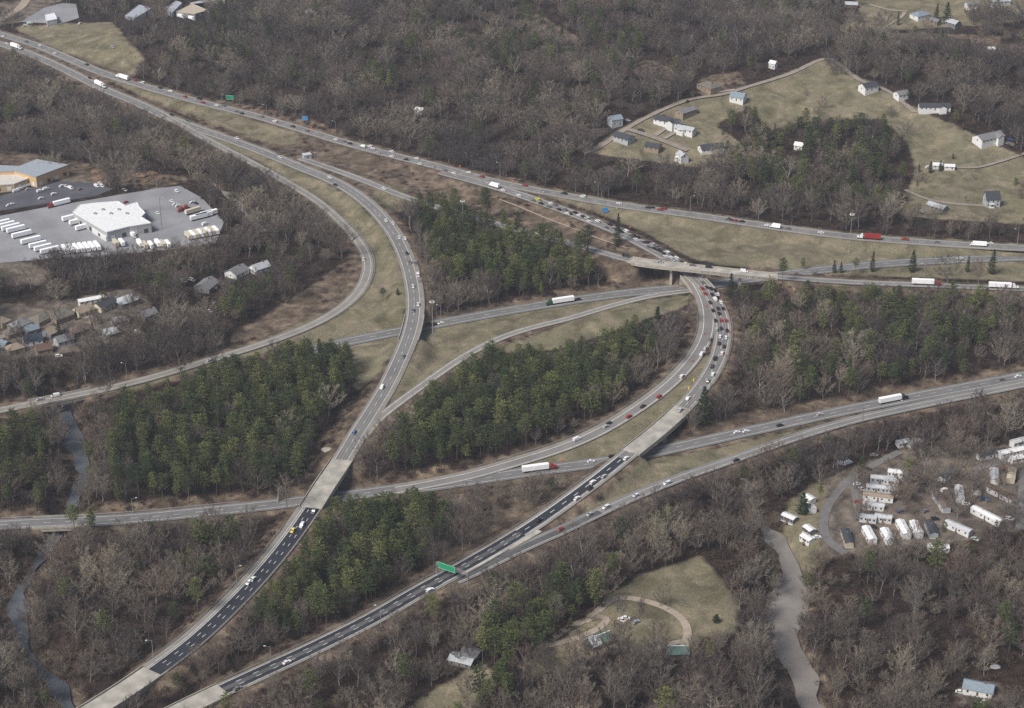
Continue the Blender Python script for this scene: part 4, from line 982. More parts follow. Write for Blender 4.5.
def boxtruck(x, y, z, rz, cabcol, label, L=7.5, pitch=0):
    o = empty('box_truck', (x, y, z), rz); o.rotation_euler = (0, -pitch, rz); tag(o, label, 'box truck')
    mb = MB(); mb.box(-L/2, L/2-2.0, -1.2, 1.2, .95, 3.5); mb.build('cargo_box', M['truckwhite'], o).color = (1, 1, 1, 1)
    mb = MB(); mb.hexa([(L/2-1.9, -1.05, .6), (L/2, -1.05, .6), (L/2, 1.05, .6), (L/2-1.9, 1.05, .6)], [(L/2-1.9, -1, 2.3), (L/2-.9, -1, 2.3), (L/2-.9, 1, 2.3), (L/2-1.9, 1, 2.3)])
    mb.build('cab', M['paintbody'], o).color = (*COL[cabcol], 1)
    g = MB(); g.hexa([(L/2-.55, -.9, 1.45), (L/2-.38, -.9, 1.45), (L/2-.38, .9, 1.45), (L/2-.55, .9, 1.45)], [(L/2-.95, -.88, 2.2), (L/2-.78, -.88, 2.2), (L/2-.78, .88, 2.2), (L/2-.95, .88, 2.2)]); g.build('windscreen', M['glass'], o)
    ch = MB(); ch.box(-L/2+.2, L/2-.3, -.4, .4, .5, .94); ch.build('chassis', M['dark_steel'], o)
    for a in (-L/2+1.4, L/2-1.1):
        for b_ in (-.98, .98): w_ = link('wheel', W2, o); w_.location = (a, b_, .5)
    return o
def road_pose(k, px, py, rev):
    r = ROADS[k]; i = near_i(k, px, py); z = r['S'][i, 2]+r['off']+.12
    if k in ('L', 'J') : z += .06
    x, y = at_z(px, py, z); t_ = r['T'][i]; dz = float(np.gradient(r['S'][:, 2])[i]/4.0)
    a = math.atan2(t_[1], t_[0]); p = math.atan(dz)
    hw = r['w']/2-1.25; off = float(np.dot(np.array([x, y])-r['S'][i, :2], r['N'][i]))     # stay on the pavement
    if abs(off) > hw: q = r['N'][i]*(np.sign(off)*hw-off); x, y = x+q[0], y+q[1]
    if rev: a += math.pi; p = -p
    return float(x), float(y), float(z), a, p, r['px'][i]
ORD = ['first','second','third','fourth','fifth','sixth','seventh','eighth','ninth','tenth','eleventh','twelfth','thirteenth','fourteenth','fifteenth','sixteenth','seventeenth','eighteenth','nineteenth','twentieth','twenty-first','twenty-second','twenty-third','twenty-fourth','twenty-fifth','twenty-sixth','twenty-seventh','twenty-eighth']
# road: (travel against the point list?, phrase, end the count starts from)
RD = {'U': (True, 'on the uppermost long highway', "its west end"), 'L': (False, 'on the roadway sweeping down to the black lanes', 'its far end'),
      'A': (False, 'on the loop ramp', 'its far end'), 'O': (False, 'on the overpass lane', 'its west end'), 'M': (True, 'on the middle roadway', 'its west end'),
      'J1': (True, 'in the slanting jam before the overpass', 'its far end'), 'J2': (True, 'in the curved jam below the overpass', 'the overpass'),
      'J3': (True, 'on the striped lower highway', 'the slanting bridge'), 'C': (False, 'on the grass-edged ramp curve', 'the lower roadway'), 'X': (False, 'on the flat lower roadway', 'its west end'), 'Y': (False, 'on the slender eastbound ramp', 'its east end')}
K = dict(s='sedan', u='suv', p='pickup', v='van')
CARS = {
'U': '3,37,s,white 40,46,s,white 26,42,s,grey 55,54,s,white 87,65,s,black 143,83,u,white 141,79,s,red 161,88,s,black 171,92,s,white 180,88,s,white 185,97,s,red 200,99,p,black 203,103,s,red 217,106,s,white 224,106,s,grey 236,112,s,grey 242,114,s,black 262,117,s,grey 275,122,u,white 293,127,s,black 307,131,s,grey 336,140,s,white 344,142,s,grey 350,144,s,black 363,147,v,white 370,147,u,white 373,149,s,white 378,153,s,silver 392,152,s,white 392,157,s,white 406,160,s,black 417,159,s,white 419,165,s,white 432,168,s,silver 445,171,s,grey 451,175,s,white 469,173,s,white 482,177,s,red 525,186,s,red 564,194,p,black 583,197,u,white 619,204,s,white 648,208,s,black 652,208,s,black 660,210,s,red 664,209,s,red 729,220,p,black 735,221,s,red 742,222,s,black 767,226,s,white 788,229,s,grey 821,233,s,white 905,240,p,red 937,243,s,grey 990,244,s,white',
'L': '7,44,s,white 100,76,s,black 176,114,s,black 190,121,s,grey 239,138,s,white 280,158,s,white 278,154,s,grey 330,178,s,white 327,188,s,black 386,221,s,white 393,224,s,white 399,238,s,white 405,239,s,white 407,254,s,black 410,263,s,grey 416,264,s,grey 418,276,v,white 413,287,s,white 418,305,s,white 413,311,s,grey 403,357,s,grey 382,388,u,white 354,433,s,blue 302,526,u,white 314,512,p,grey 293,531,s,yellow 253,580,s,white 249,583,s,white',
'A': '363,260,s,white 54,394,v,white 40,400,s,silver 210,361,s,silver',
'O': '384,189,s,white 627,256,p,black 661,261,s,silver 693,265,s,grey 709,267,u,black',
'M': '578,300,s,black 441,324,s,white 427,325,p,black 434,325,s,black 960,259,s,white',
'J1': '488,184,s,silver 496,187,s,white 503,191,s,white 519,196,s,white 533,201,s,grey 538,200,u,yellow 541,204,s,black 551,204,s,white 549,207,s,grey 559,210,s,black 565,210,s,grey 565,215,s,white 570,214,s,black 575,213,s,black 587,219,u,silver 592,218,s,grey 589,222,s,white 598,222,u,white 606,223,s,grey 606,228,s,grey 626,232,u,white 629,230,s,white 631,236,s,grey 637,238,s,black 641,237,s,black 645,243,s,black 646,246,s,silver 651,242,s,black 653,245,u,silver 657,244,s,white 659,251,p,black 662,249,s,grey 668,253,u,white 673,253,s,grey 671,258,s,white 677,259,s,white 680,257,s,white 684,260,s,grey 663,260,s,silver 610,225,s,black 614,229,s,grey 618,228,s,silver 621,232,s,black 624,230,s,grey 634,236,s,black 636,240,s,white 640,241,s,silver 648,247,s,grey 654,249,s,black 656,247,u,grey 664,254,s,black 666,257,s,white 675,256,s,black 674,262,s,silver 682,263,s,black 686,264,s,white 555,205,s,grey 579,216,s,white 583,217,s,black',
'J2': '694,274,s,red 703,276,u,white 703,283,s,grey 702,289,s,red 707,288,s,black 711,289,s,black 705,294,s,red 712,295,s,black 716,291,p,black 718,295,s,white 718,298,s,black 715,300,v,white 710,303,s,black 721,303,s,white 718,309,s,black 723,309,s,black 719,314,s,black 712,311,s,black 712,321,s,black 721,321,s,red 726,321,s,red 713,330,u,silver 721,329,s,black 727,331,s,black 720,337,s,white 726,338,s,white 719,344,s,black 724,347,s,black 722,354,u,white 715,359,p,black 712,367,s,black 713,375,u,white 708,382,s,grey 688,399,s,white 680,411,p,silver',
'J3': '626,459,s,white 593,483,u,white 577,499,s,white 590,489,s,black 539,521,s,black 432,592,u,white 287,663,s,white 239,690,s,grey 604,477,s,silver',
'C': '577,440,v,white 606,427,s,silver 609,424,s,black 629,417,s,red 643,407,s,black 659,397,s,red 682,377,u,white 702,355,v,white 705,349,s,silver 710,340,s,grey',
'X': '591,462,s,white 612,457,s,black 737,433,s,white 746,432,s,white 780,426,s,black 820,415,s,silver 1002,380,s,grey 1018,377,s,white',
'Y': '736,461,s,black 667,484,u,white 636,496,s,white 606,508,u,white 590,515,s,silver 561,530,s,red',
}
for key, txt in CARS.items():
    rk = key[0]; rev, phrase, end = RD[key]; L_ = []
    for tok in txt.split():
        a, b_, k, c = tok.split(','); L_.append((float(a), float(b_), K[k], c))
    def order(e): i = near_i(rk, e[0], e[1]); return -i if key in ('J3x', 'Yx') else i
    L_.sort(key=order); cnt = {}
    tot = {}
    for e in L_: tot[(e[3], e[2])] = tot.get((e[3], e[2]), 0)+1
    for px, py, kind, col in L_:
        x, y, z, a, p, rx = road_pose(rk, px, py, rev); kk = (col, kind); cnt[kk] = cnt.get(kk, 0)+1
        wd_ = CARWORD[kind]
        la = f"{col} {wd_} {phrase}" if tot[kk] == 1 else f"{ORD[cnt[kk]-1]} {col} {wd_} {phrase}, from {end}"
        put_car(kind, x, y, z, a, col, la, 'vehicles '+phrase, p)
def on_road(fn, k, px, py, *args, **kw):
    x, y, z, a, p, _ = road_pose(k, px, py, RD.get(k, (k != 'X',))[0] if k != 'J' else True)
    return fn(x, y, z, a, *args, pitch=p, **kw)
on_road(semi, 'X', 538, 470.5, 'red', 'white', 'white semi trailer with dark red cab on the flat lower roadway', L=16)
on_road(semi, 'M', 561, 303, 'green', 'white', 'white semi trailer with dark green cab on the middle roadway')
on_road(semi, 'X', 892, 401.5, 'black', 'white', 'white semi trailer with black cab climbing the far end of the lower roadway')
on_road(semi, 'O', 925, 284.5, 'red', 'white', 'white semi trailer with red cab on the lane beyond the overpass')
on_road(semi, 'O', 1002, 288, 'white', 'white', 'white semi trailer with white cab on the lane at the view edge')
on_road(semi, 'U', 870, 239, 'white', 'red', 'semi truck with rust red trailer and white cab on the uppermost highway', L=12)
on_road(semi, 'U', 123, 79, 'white', 'white', 'all white semi truck on the uppermost highway below the brushy slope', L=12)
on_road(semi, 'L', 100, 86, 'white', 'white', 'all white semi truck on the lower of the two highways near the top corner', L=12)
on_road(semi, 'L', 16, 48, 'white', 'white', 'all white semi truck entering from the top corner of the photo', L=11)
on_road(boxtruck, 'J', 494, 187, 'white', 'large white box truck where the jammed highway splits off', L=10)
on_road(boxtruck, 'U', 775, 228, 'white', 'white box truck on the uppermost highway behind a red car', L=8)
on_road(boxtruck, 'U', 978, 246, 'white', 'long white box truck near the end of the uppermost highway', L=12)
x, y, z, a, p, _ = road_pose('O', 744, 272, False); put_car('van', x, y, z, a, 'white', 'large white van driving along the overpass', None, p)

# parked things: centre pixel and the picture direction of the nose
def pose(px, py, dx, dy, z=None):
    if z is None: x, y, z = G(px, py); x2, y2, _ = G(px+dx*.5, py+dy*.5); x1, y1, _ = G(px-dx*.5, py-dy*.5)
    else:
        (x, y), (x2, y2), (x1, y1) = [tuple(map(float, at_z(a, b_, z))) for a, b_ in ((px, py), (px+dx*.5, py+dy*.5), (px-dx*.5, py-dy*.5))]
    return x, y, z+.2, math.atan2(y2-y1, x2-x1), math.hypot(x2-x1, y2-y1)
def box_trailer(px, py, dx, dy, label, group=None, L=14.0, z=5.0, col='white'):
    x, y, z, a, _ = pose(px, py, dx, dy, z); o = empty('parked_semi_trailer', (x, y, z), a); tag(o, label, 'semi trailer', group)
    trailer_parts(o, L, L/2, col, 'box'); return o
for i, (px, py) in enumerate([(1,226),(6,228),(11,230),(16,232)]):
    box_trailer(px, py, -25, 6, f'{ORD[i]} white trailer from the view edge in the farthest block of the west yard row', 'trailers in the west block of the freight yard')
for i, (px, py) in enumerate([(22,237),(31,243),(38,247.5),(43,250.5),(50,253)]):
    box_trailer(px, py, -25, 6, f'{ORD[i]} trailer counted downward in the slanting row at the yard\'s west side', 'trailers in the slanting west row', L=[15,15,13,13,14][i])
for i in range(7):
    box_trailer(65.5+i*5.3, 252.5-i*.6, 6, 7, f'{ORD[i]} white trailer from the west in the end-on row along the woods', 'trailers in the end-on row along the woods', L=12.5)
for i, (px, py) in enumerate([(70,220.5),(76,224.5),(84,229.5)]):
    box_trailer(px, py, -16, 4, f'{ORD[i]} trailer counted toward the camera at the west docks of the white warehouse', 'trailers at the warehouse docks', L=[12,10,13][i])
for i, (px, py) in enumerate([(116,246),(122,245.5),(140,246),(145,248),(151,248),(158,246),(163,247),(168,247)]):
    box_trailer(px, py, 6, 7, f'{ORD[i]} trailer from the west in the broken row behind the warehouse by the woods', 'trailers in the broken row behind the warehouse', L=9, col='white' if i % 3 else 'cream')
for i in range(8):
    box_trailer(188.5+i*3.9, 238.5-i*.75, 7, 7, f'{ORD[i]} narrow trailer from the west in the row at the yard\'s east corner', 'trailers in the east corner row', L=10.5, col='white' if i % 2 else 'cream')
box_trailer(193, 213.5, 17, -5, 'cream coloured trailer parked next to the red tractors', None, L=13, col='cream')
for i, (px, py) in enumerate([(199,219.5),(204,218),(209,216)]):
    box_trailer(px, py, 20, -5, f'{ORD[i]} of three white trailers side by side below the cream one', 'three white trailers below the cream one', L=14)
x, y, z, a, _ = pose(60, 205.5, -24, 6, 5.0); semi(x, y, z, a, 'red', 'white', 'white trailer with bright red cab driving across the freight yard', L=13.5)
x, y, z, a, _ = pose(133, 237, 8, 6, 5.0); boxtruck(x, y, z, a, 'white', 'small white box truck behind the white warehouse', L=8)
def bare_tractor(px, py, dx, dy, col, label):
    x, y, z, a, _ = pose(px, py, dx, dy, 5.0); o = empty('semi_tractor', (x, y, z), a); tag(o, label, 'semi tractor'); tractor_parts(o, col, -1.0)
bare_tractor(181, 211.5, -10, 4, 'red', 'red tractor without trailer, nearer the parked white cars'); bare_tractor(186, 209.5, -10, 4, 'red', 'red tractor without trailer, nearer the cream trailer')
LOTCARS = [(172,202,'s','white','first white car from the top in the yard\'s east line'),(175,205,'s','white','second white car from the top in the yard\'s east line'),(178,207,'u','white','white SUV just above the red tractors'),
 (177,192,'u','white','white SUV alone at the far end of the freight yard'),(190,202,'s','silver','silver sedan under the trees at the yard edge'),(192,203,'s','white','white sedan under the trees at the yard edge'),(196,204,'s','black','black sedan under the trees at the yard edge'),
 (205,225,'v','white','white van between the three trailers and corner row'),(158,214,'s','white','white car beside the warehouse\'s east side'),(126,203,'s','red','dark red car by the back edge of the warehouse'),
 (125,191,'u','white','white SUV at the road above the warehouse'),(9,206,'s','white','first of two white cars alone on the grass edge'),(12,205,'s','white','second of two white cars alone on the grass edge'),(41,199,'s','white','white sedan in the middle of the factory lot'),(54,195,'u','white','white SUV in the middle of the factory lot'),
 (62,187,'u','white','larger white vehicle at the east side of the factory lot'),(66,187,'s','white','small white car touching the larger one at the factory lot'),(71,189,'v','white','white van pointing up by the dirt mounds'),(80,190,'s','brown','brownish car by the dirt mounds'),(40,192,'v','white','white van nose to tail with another by the factory'),(46,190,'v','white','second white van nose to tail by the factory'),
 (16,192,'v','white','lowest van of the row in front of the factory docks'),(20,190,'v','white','second van of the row in front of the factory docks'),(24,188,'v','white','third van of the row in front of the factory docks'),(29,186,'v','white','fourth van of the row in front of the factory docks'),(36,186,'s','white','white car at the factory\'s tan wall'),(28,190,'s','silver','silver car below the van row'),
 (97,187,'v','white','white van left among clutter by the dirt piles'),(102,187,'u','white','white SUV among clutter by the dirt piles'),(100,184,'s','white','white car farthest back among clutter')]
for px, py, k, c, la in LOTCARS:
    x, y, z, a, _ = pose(px, py, 8, random.choice([-3, 3]) if px > 60 else -2.5, 5.0); put_car(K[k], x, y, z, a, c, la, None)
MORECARS = [(184,282,'v','white','white van left of its pair above the neighbourhood hedge'),(192,281,'v','white','white van right of its pair above the neighbourhood hedge'),(209,312,'s','white','white car hidden in the trees below the grey house'),
 (138,333,'v','white','white van at the bottom end of the neighbourhood'),(67,339,'s','white','white car in front of the brown roofed house'),(59,357,'u','white','white SUV alone below the neighbourhood'),
 (944,491,'u','white','white SUV beside the dark roofed mobile home'),(1013,503,'s','black','black car at the end of the brown roofed mobile home'),(841,465,'v','white','smaller of two white vans at the park\'s upper edge'),(848,464,'v','white','larger of two white vans at the park\'s upper edge'),
 (874,456,'s','grey','grey car at the top of the park lane'),(862,458,'s','black','black car at the top of the park lane'),(817,538,'s','white','small white car beside the lowest white trailer'),(857,485,'s','white','white car under bare trees in the park'),
 (622,621,'s','white','first of two white cars parked at the farm track'),(626,619,'s','white','second of two white cars parked at the farm track'),(636,623,'s','silver','silver car parked right of the two white farm cars'),
 (641,131,'p','black','black pickup on the ridge lane by the first white house'),(664,117,'s','black','black car behind the long white house'),(688,102,'s','black','black car on the ridge lane'),(628,121,'s','silver','silver car beside the little blue house'),
 (1010,140,'s','blue','dark blue car at the end of the hill house driveway'),(1003,140,'s','black','black car at the hill house driveway'),(928,168,'u','white','white vehicle beside the two white sheds'),(313,20,'s','white','upper white car at the house buried in the far woods'),(321,22,'s','white','lower white car at the house buried in the far woods'),
 (30,24,'v','white','white van in the roadside yard'),(26,26,'u','white','white SUV in the roadside yard'),(113,48,'u','silver','pale vehicle on the brushy slope track'),(80,24,'s','white','white car at the corner of the roadside yard'),(83,14,'s','black','black car at the corner of the roadside yard'),
 (960,693,'s','white','white car near the house at the bottom corner'),(966,675,'s','black','black car above the house at the bottom corner'),(971,684,'s','silver','silver car above the house at the bottom corner'),(984,703,'s','white','white car at the very bottom by the corner house'),
 (1005,470,'s','red','red car between two pale mobile homes'),(868,470,'s','black','black car under trees north of the stacked mobile homes'),(862,490,'s','silver','silver car at the west end of the second stacked row'),(858,503,'s','red','red car at the west end of the fourth stacked row'),(899,512,'u','blue','blue SUV at the east side of the stacked column'),(925,512,'s','grey','grey car between the stacked column and the pinkish roofed home'),(935,520,'u','black','black SUV just below the pinkish roofed home'),(966,505,'s','white','white car between the light grey and dark roofed homes'),(985,500,'p','blue','blue pickup beside the dark roofed end-on home'),(975,540,'s','silver','silver car below the vented roof home'),(1010,520,'u','white','white SUV east of the brown yard'),(874,528,'s','black','black car between the lowest row and white end-on homes'),(922,212,'s','white','white car on the knoll lane by the pale roof')]
for px, py, k, c, la in MORECARS:
    x, y, z, a, _ = pose(px, py, 7, random.uniform(-4, 4)); put_car(K[k], x, y, z, a, c, la, None)

# ------------------------------------------------------------------ buildings
RC = dict(grey=(.20,.20,.205), dark=(.055,.06,.068), blue=(.22,.27,.31), white=(.72,.72,.71), brown=(.13,.085,.065), tan=(.30,.24,.18), olive=(.165,.15,.125), green=(.10,.155,.14), pale=(.42,.44,.45), silver=(.5,.51,.52), rust=(.15,.11,.095), navy=(.03,.045,.07))
def setcol(o, c): o.color = (*c, 1); return o
def house(px, py, dx, dy, L, Wd, hw, hr, roof, wall, label, cat='house', name='house', hip=False, chimney=True, wing=0.0, porch=False, zt=None):
    x, y, z, a, _ = pose(px, py, dx, dy); z -= .2
    zs = [float(hz(x+math.cos(a)*u*L/2-math.sin(a)*v*Wd/2, y+math.sin(a)*u*L/2+math.cos(a)*v*Wd/2)) for u in (-1, 1) for v in (-1, 1)]
    z0 = max(zs)+.2; drop = z0-min(zs)+.6
    o = empty(name, (x, y, z0), a); tag(o, label, cat)
    l, w_ = L/2, Wd/2; rc, wc = RC[roof], RC.get(wall, COL.get(wall, (.6,.6,.58)))
    mb = MB(); mb.box(-l, l, -w_, w_, -drop, hw)
    if not hip:
        for s in (-1, 1): mb.poly([(s*l, -w_, hw), (s*l, w_, hw), (s*l, 0, hw+hr)][::s])
    if wing:
        mb.box(l*.25, l*.25+wing, -w_-2.6, -w_+.1, -drop, hw-.01); mb.poly([(l*.25, -w_-2.6, hw), (l*.25+wing, -w_-2.6, hw), (l*.25+wing/2, -w_-2.6, hw+hr*.75)])
    setcol(mb.build('wall', M['wallcol'], o), wc)
    e = .45; t_ = .22; rf = MB(); zl = hw-e*hr/w_+.05
    if hip:
        k = min(l-.3, w_*.95)
        top = [(-l+k, 0, hw+hr), (l-k, 0, hw+hr)]; b1 = [(-l-e, -w_-e, hw), (l+e, -w_-e, hw), (l+e, w_+e, hw), (-l-e, w_+e, hw)]
        rf.poly([b1[0], b1[1], top[1], top[0]]); rf.poly([b1[2], b1[3], top[0], top[1]]); rf.poly([b1[1], b1[2], top[1]]); rf.poly([b1[3], b1[0], top[0]]); rf.poly(b1[::-1])
    else:
        for s in (-1, 1):
            lo = [(-l-e, s*(w_+e), zl-t_), (l+e, s*(w_+e), zl-t_), (l+e, 0, hw+hr-t_+.05), (-l-e, 0, hw+hr-t_+.05)]
            hi = [(p[0], p[1], p[2]+t_) for p in lo]
            if s > 0: lo.reverse(); hi.reverse()
            rf.hexa(lo, hi)
    if wing:
        xc = l*.25+wing/2
        for s in (-1, 1):
            lo = [(xc+s*(wing/2+.3), -w_-3, hw-.05), (xc+s*(wing/2+.3), -.1, hw-.05), (xc, -.1, hw+hr*.78), (xc, -w_-3, hw+hr*.78)]
            if s < 0: lo.reverse()
            hi = [(p[0], p[1], p[2]+t_) for p in lo]; rf.hexa(lo, hi)
    R_ = setcol(rf.build('roof', M['roofcol'], o), rc)
    if chimney:
        mb = MB(); mb.box(l*.35, l*.35+.8, -.5, .3, hw+hr*.5, hw+hr+.9); mb.build('chimney', M['brick'], R_)
    nw = max(2, int(L/3.6)); storeys = 2 if hw > 4.4 else 1
    for s in (-1, 1):
        for st in range(storeys):
            for i in range(nw):
                xx = -l+(i+.5)*L/nw
                if s < 0 and st == 0 and i == nw//2: continue
                if s < 0 and wing and l*.25-.8 < xx < l*.25+wing+.8: continue
                y0 = s*w_; zz = 1.0+2.6*st; g = MB(); g.box(xx-.5, xx+.5, min(y0, y0+s*.05), max(y0, y0+s*.05), zz, zz+1.2); wn = g.build('window', M['glass'], o)
    for s in (-1, 1):
        g = MB(); x0 = s*l; g.box(min(x0, x0+s*.05), max(x0, x0+s*.05), -.5, .5, 1.0+(2.6 if storeys == 2 else 0), 2.2+(2.6 if storeys == 2 else 0)); g.build('window', M['glass'], o)
    i = nw//2; xx = -l+(i+.5)*L/nw; g = MB(); g.box(xx-.5, xx+.5, -w_-.06, -w_, .05, 2.1); g.build('door', M['door'], o)
    if porch:
        g = MB(); g.box(-l*.6, l*.1, -w_-2.2, -w_-.05, 2.5, 2.65); g.box(-l*.6, l*.1, -w_-2.2, -w_-.05, -drop, .12)
        for q in (-l*.6+.15, l*.1-.15): g.box(q-.08, q+.08, -w_-2.1, -w_-1.95, .12, 2.5)
        g.build('porch', M['trim'], o)
    return o
WH = 'white'; HB = 'house'
house(615,125,11,-3,10,9,5,2.4,'blue','pale','small two storey pale blue house at the left of the ridge lane', chimney=False)
house(624,141,13,5,15,10,2.8,2.6,'dark','pale','house with dark slate roof and pale gable at the lane fork', wing=0)
house(667,125,12,4,21,9,2.9,2.4,'dark',WH,'long white house with dark roof and front gables on the ridge lawn', wing=6)
house(685,133,12,4,17,8,2.8,1.8,'pale',WH,'low white house with pale roof and curved porch next on the lawn', chimney=False, porch=True)
house(686,115,13,-6,17,9,2.8,1.8,'grey','tan','grey roofed house tucked behind the long white house', chimney=True)
house(653,150,13,3,12,9,2.8,2.2,'dark','tan','small house with dark roof and tan dirt yard', chimney=False)
house(682,161,8,8,9,7,4.6,2.4,'pale',WH,'narrow white house at the bottom end of the side lane', porch=True)
house(711,151,15,-2,20,9,2.8,2.6,'dark',WH,'white ell shaped house with dark roof at the east end of the lane', wing=6, chimney=False)
house(709,90,12,6,17,13,3.2,3.0,'olive','tan','large beige hip roofed house above the lane bend', hip=True)
house(738,101,12,3,12,10,3.4,3,'blue',WH,'bluish roofed house half hidden below the ridge lane')
house(868,91,12,-4,14,10,3.4,2.6,'dark',WH,'bright white gabled house with dark roof at the hilltop lane', chimney=False)
house(901,98,10,-3,11,8,3,2.2,'grey',WH,'small white house beside the dark evergreen on the hill')
house(934,111,14,-1,26,8,2.9,2.2,'dark',WH,'very long low white ranch house with black roof', wing=6, chimney=False)
house(988,142,13,-4,24,12,3,2.8,'grey',WH,'big white hill house with grey roof and bluish driveway', wing=6)
house(937,168,8,0,7,5,2.6,1.4,'white',WH,'small white shed behind the two dark evergreens', cat='shed', name='garden_shed', chimney=False)
house(949,169,8,0,8,5,2.6,1.2,'white',WH,'longer white shed at the start of the field lane', cat='shed', name='garden_shed', chimney=False)
house(991,205,9,0,11,9,6.2,5,'dark','pale','tall pale blue gabled house with steep dark roof on the knoll', chimney=True, porch=True)
house(937,209,12,3,15,8,2.6,1.6,'pale','grey','low pale roofed house half hidden beside the knoll lane', chimney=False)
house(920,18,12,-3,17,12,3.2,3,'blue',WH,'large pale blue roofed house at the top edge', hip=True)
house(953,26,10,4,13,9,3,2.6,'pale','grey','smaller pale roofed house right of the evergreens at the top', chimney=False)
house(935,24,8,3,9,7,3,2,'grey','tan','tan shed between the two top edge houses', cat='shed', name='garden_shed', chimney=False)
house(990,52,10,0,10,6,3,1.6,'white',WH,'small bright white building alone in the far right woods', chimney=False)
house(773,68,4,1,6,5,4.5,2,'white',WH,'tiny white house in the woods above the ridge lane', chimney=False)
house(799,149,5,1,7,6,3.4,2,'white',WH,'white gabled cabin among pines below the hill field', chimney=False)
house(851,7,10,1,12,8,3,2,'pale','brown','dark walled house at the very top edge', chimney=False)
house(972,8,10,-2,13,8,3,2,'grey',WH,'grey roofed house at the top edge in the far field', chimney=False)
house(1000,5,10,-2,18,8,3,1.6,'pale',WH,'long pale roofed house at the top edge in the far field', chimney=False)
house(312,17,12,4,15,10,3,2.4,'pale','grey','pale roofed house buried in the far middle woods', chimney=False)
house(420,113,6,1,7,6,3,1.6,'white',WH,'white shed buried in woods above the highway', cat='shed', name='garden_shed', chimney=False)
# neighbourhood row on the west
NB = [(3,325,9,4,9,8,'tan','cream','tan house at the very west end of the row',True),(20,328,11,-5,13,10,'grey','tan','purplish grey hip roofed house second from the west end',True),
 (42,322,12,-6,15,11,'olive','tan','olive grey hip roofed house with pale gable, third from the west',True),(63,319,13,-5,16,12,'olive','tan','largest olive roofed house in the middle of the row',True),
 (83,314,10,-4,12,10,'tan','cream','tan roofed house right of the largest olive one',False),(105,308,13,-6,15,11,'dark','cream','dark grey roofed house with cream gable ends',False),
 (127,304,13,-4,15,11,'pale','grey','pale blue grey roofed house at the east end of the row',True),(80,333,11,-4,13,9,'rust','brown','brown red roofed house between two dark evergreens',True),
 (53,335,9,-4,10,9,'tan','grey','low tan house in front of the olive ones',False),(33,343,10,-2,12,9,'navy',WH,'dark blue roofed house with white gable wall',False),
 (31,333,9,-3,9,7,'blue','grey','small slate blue roof just behind the dark blue one',False),(3,348,9,3,10,9,'blue','grey','bluish roof cut by the west edge of the view',False),
 (121,324,9,-2,10,7,'grey','grey','low grey roof below the pale blue grey one',True),(13,336,10,-3,10,8,'olive','tan','small olive roof behind the dark blue one at the west',True),(64,343,10,-3,11,8,'grey','pale','grey roofed house in front of the dark pointed evergreen',False),(98,322,9,-3,10,8,'olive','tan','small olive roof between the dark grey and brown red ones',True),(112,336,10,-2,11,8,'pale','grey','pale roofed house lowest at the east of the row',False),(15,352,10,-3,11,8,'tan','tan','tan roofed house lowest at the west edge',True),(148,318,9,-3,11,8,'grey','pale','grey house alone east of the row among trees',False),(44,352,9,-2,10,8,'brown','tan','brown roofed house lowest in the middle of the row',False),
 (207,289,10,-7,15,12,'grey','grey','long grey roofed house nearest the loop ramp woods',False),(237,275,10,-5,14,11,'grey',WH,'grey roofed house with white front below the woods',False),(260,271,11,-4,13,9,'pale',WH,'pale roofed white house farthest east below the freight yard',False)]
for px, py, dx, dy, L, W_, rf, wl, la, hp in NB: house(px, py, dx, dy, L, W_, 3.2, 2.8, rf, wl, la, hip=hp, chimney=not hp)
house(92,303,22,-5,18,5,3,.8,'white',WH,'long flat white roofed building behind the row of houses', cat='shed', name='long_shed', chimney=False)
# farm sheds
def metal_shed(px, py, dx, dy, L, Wd, label, split):
    x, y, z, a, _ = pose(px, py, dx, dy); z -= .2; o = empty('farm_shed', (x, y, z), a); tag(o, label, 'farm shed'); l, w_ = L/2, Wd/2
    mb = MB(); mb.box(-l+.1, l, -w_, w_, -1, 3.2)
    for s in (1,): mb.poly([(s*l, -w_, 3.2), (s*l, w_, 3.2), (s*l, 0, 5.4)])
    mb.poly([(-l+.1, w_, 3.2), (-l+.1, -w_, 3.2), (-l+.1, 0, 5.4)])
    setcol(mb.build('wall', M['wallcol'], o), (.2,.19,.17))
    for nm, x0, x1, c in ((('roof', -l, -l+split, (.62,.64,.66)),) if split else ())+(('roof', -l+split, l, RC['green']),):
        rf = MB()
        for s in (-1, 1):
            lo = [(x0, s*(w_+.6), 2.9), (x1+.02, s*(w_+.6), 2.9), (x1+.02, 0, 5.42), (x0, 0, 5.42)]
            if s > 0: lo.reverse()
            rf.hexa(lo, [(p[0], p[1], p[2]+.18) for p in lo])
        R_ = setcol(rf.build(nm, M['roofcol'], o), c)
        for k in range(int((x1-x0)/1.5)):
            pass
    rg = MB(); rg.box(-l, l, -.3, .3, 5.5, 5.72); rg.build('ridge_cap', M['white_sign'], o)
    g = MB(); g.box(-l+.02, -l+.09, -w_*.7, w_*.7, 0, 3); g.build('opening', M['dark_steel'], o)
    g = MB(); g.box(-1.2, 1.2, -w_-.06, -w_, 0, 2.6); g.build('door', M['door'], o)
metal_shed(599,644,16,-7,13.5,8,'farm shed with half white half green roof and dark open end', 6)
metal_shed(677,655,18,0,11.5,7.5,'farm shed with all green ribbed roof below the track end', 0)
house(462,663,13,3,12,7,2.6,1.2,'pale','grey','grey shed in the trees below the striped highway', cat='shed', name='garden_shed', chimney=False)
house(472,656,9,3,9,7,2.6,1.6,'grey','grey','smaller darker shed touching the grey shed in the trees', cat='shed', name='garden_shed', chimney=False)
house(978,692,12,2,14,8,3.2,2.2,'blue',WH,'blue grey roofed house at the bottom right corner')
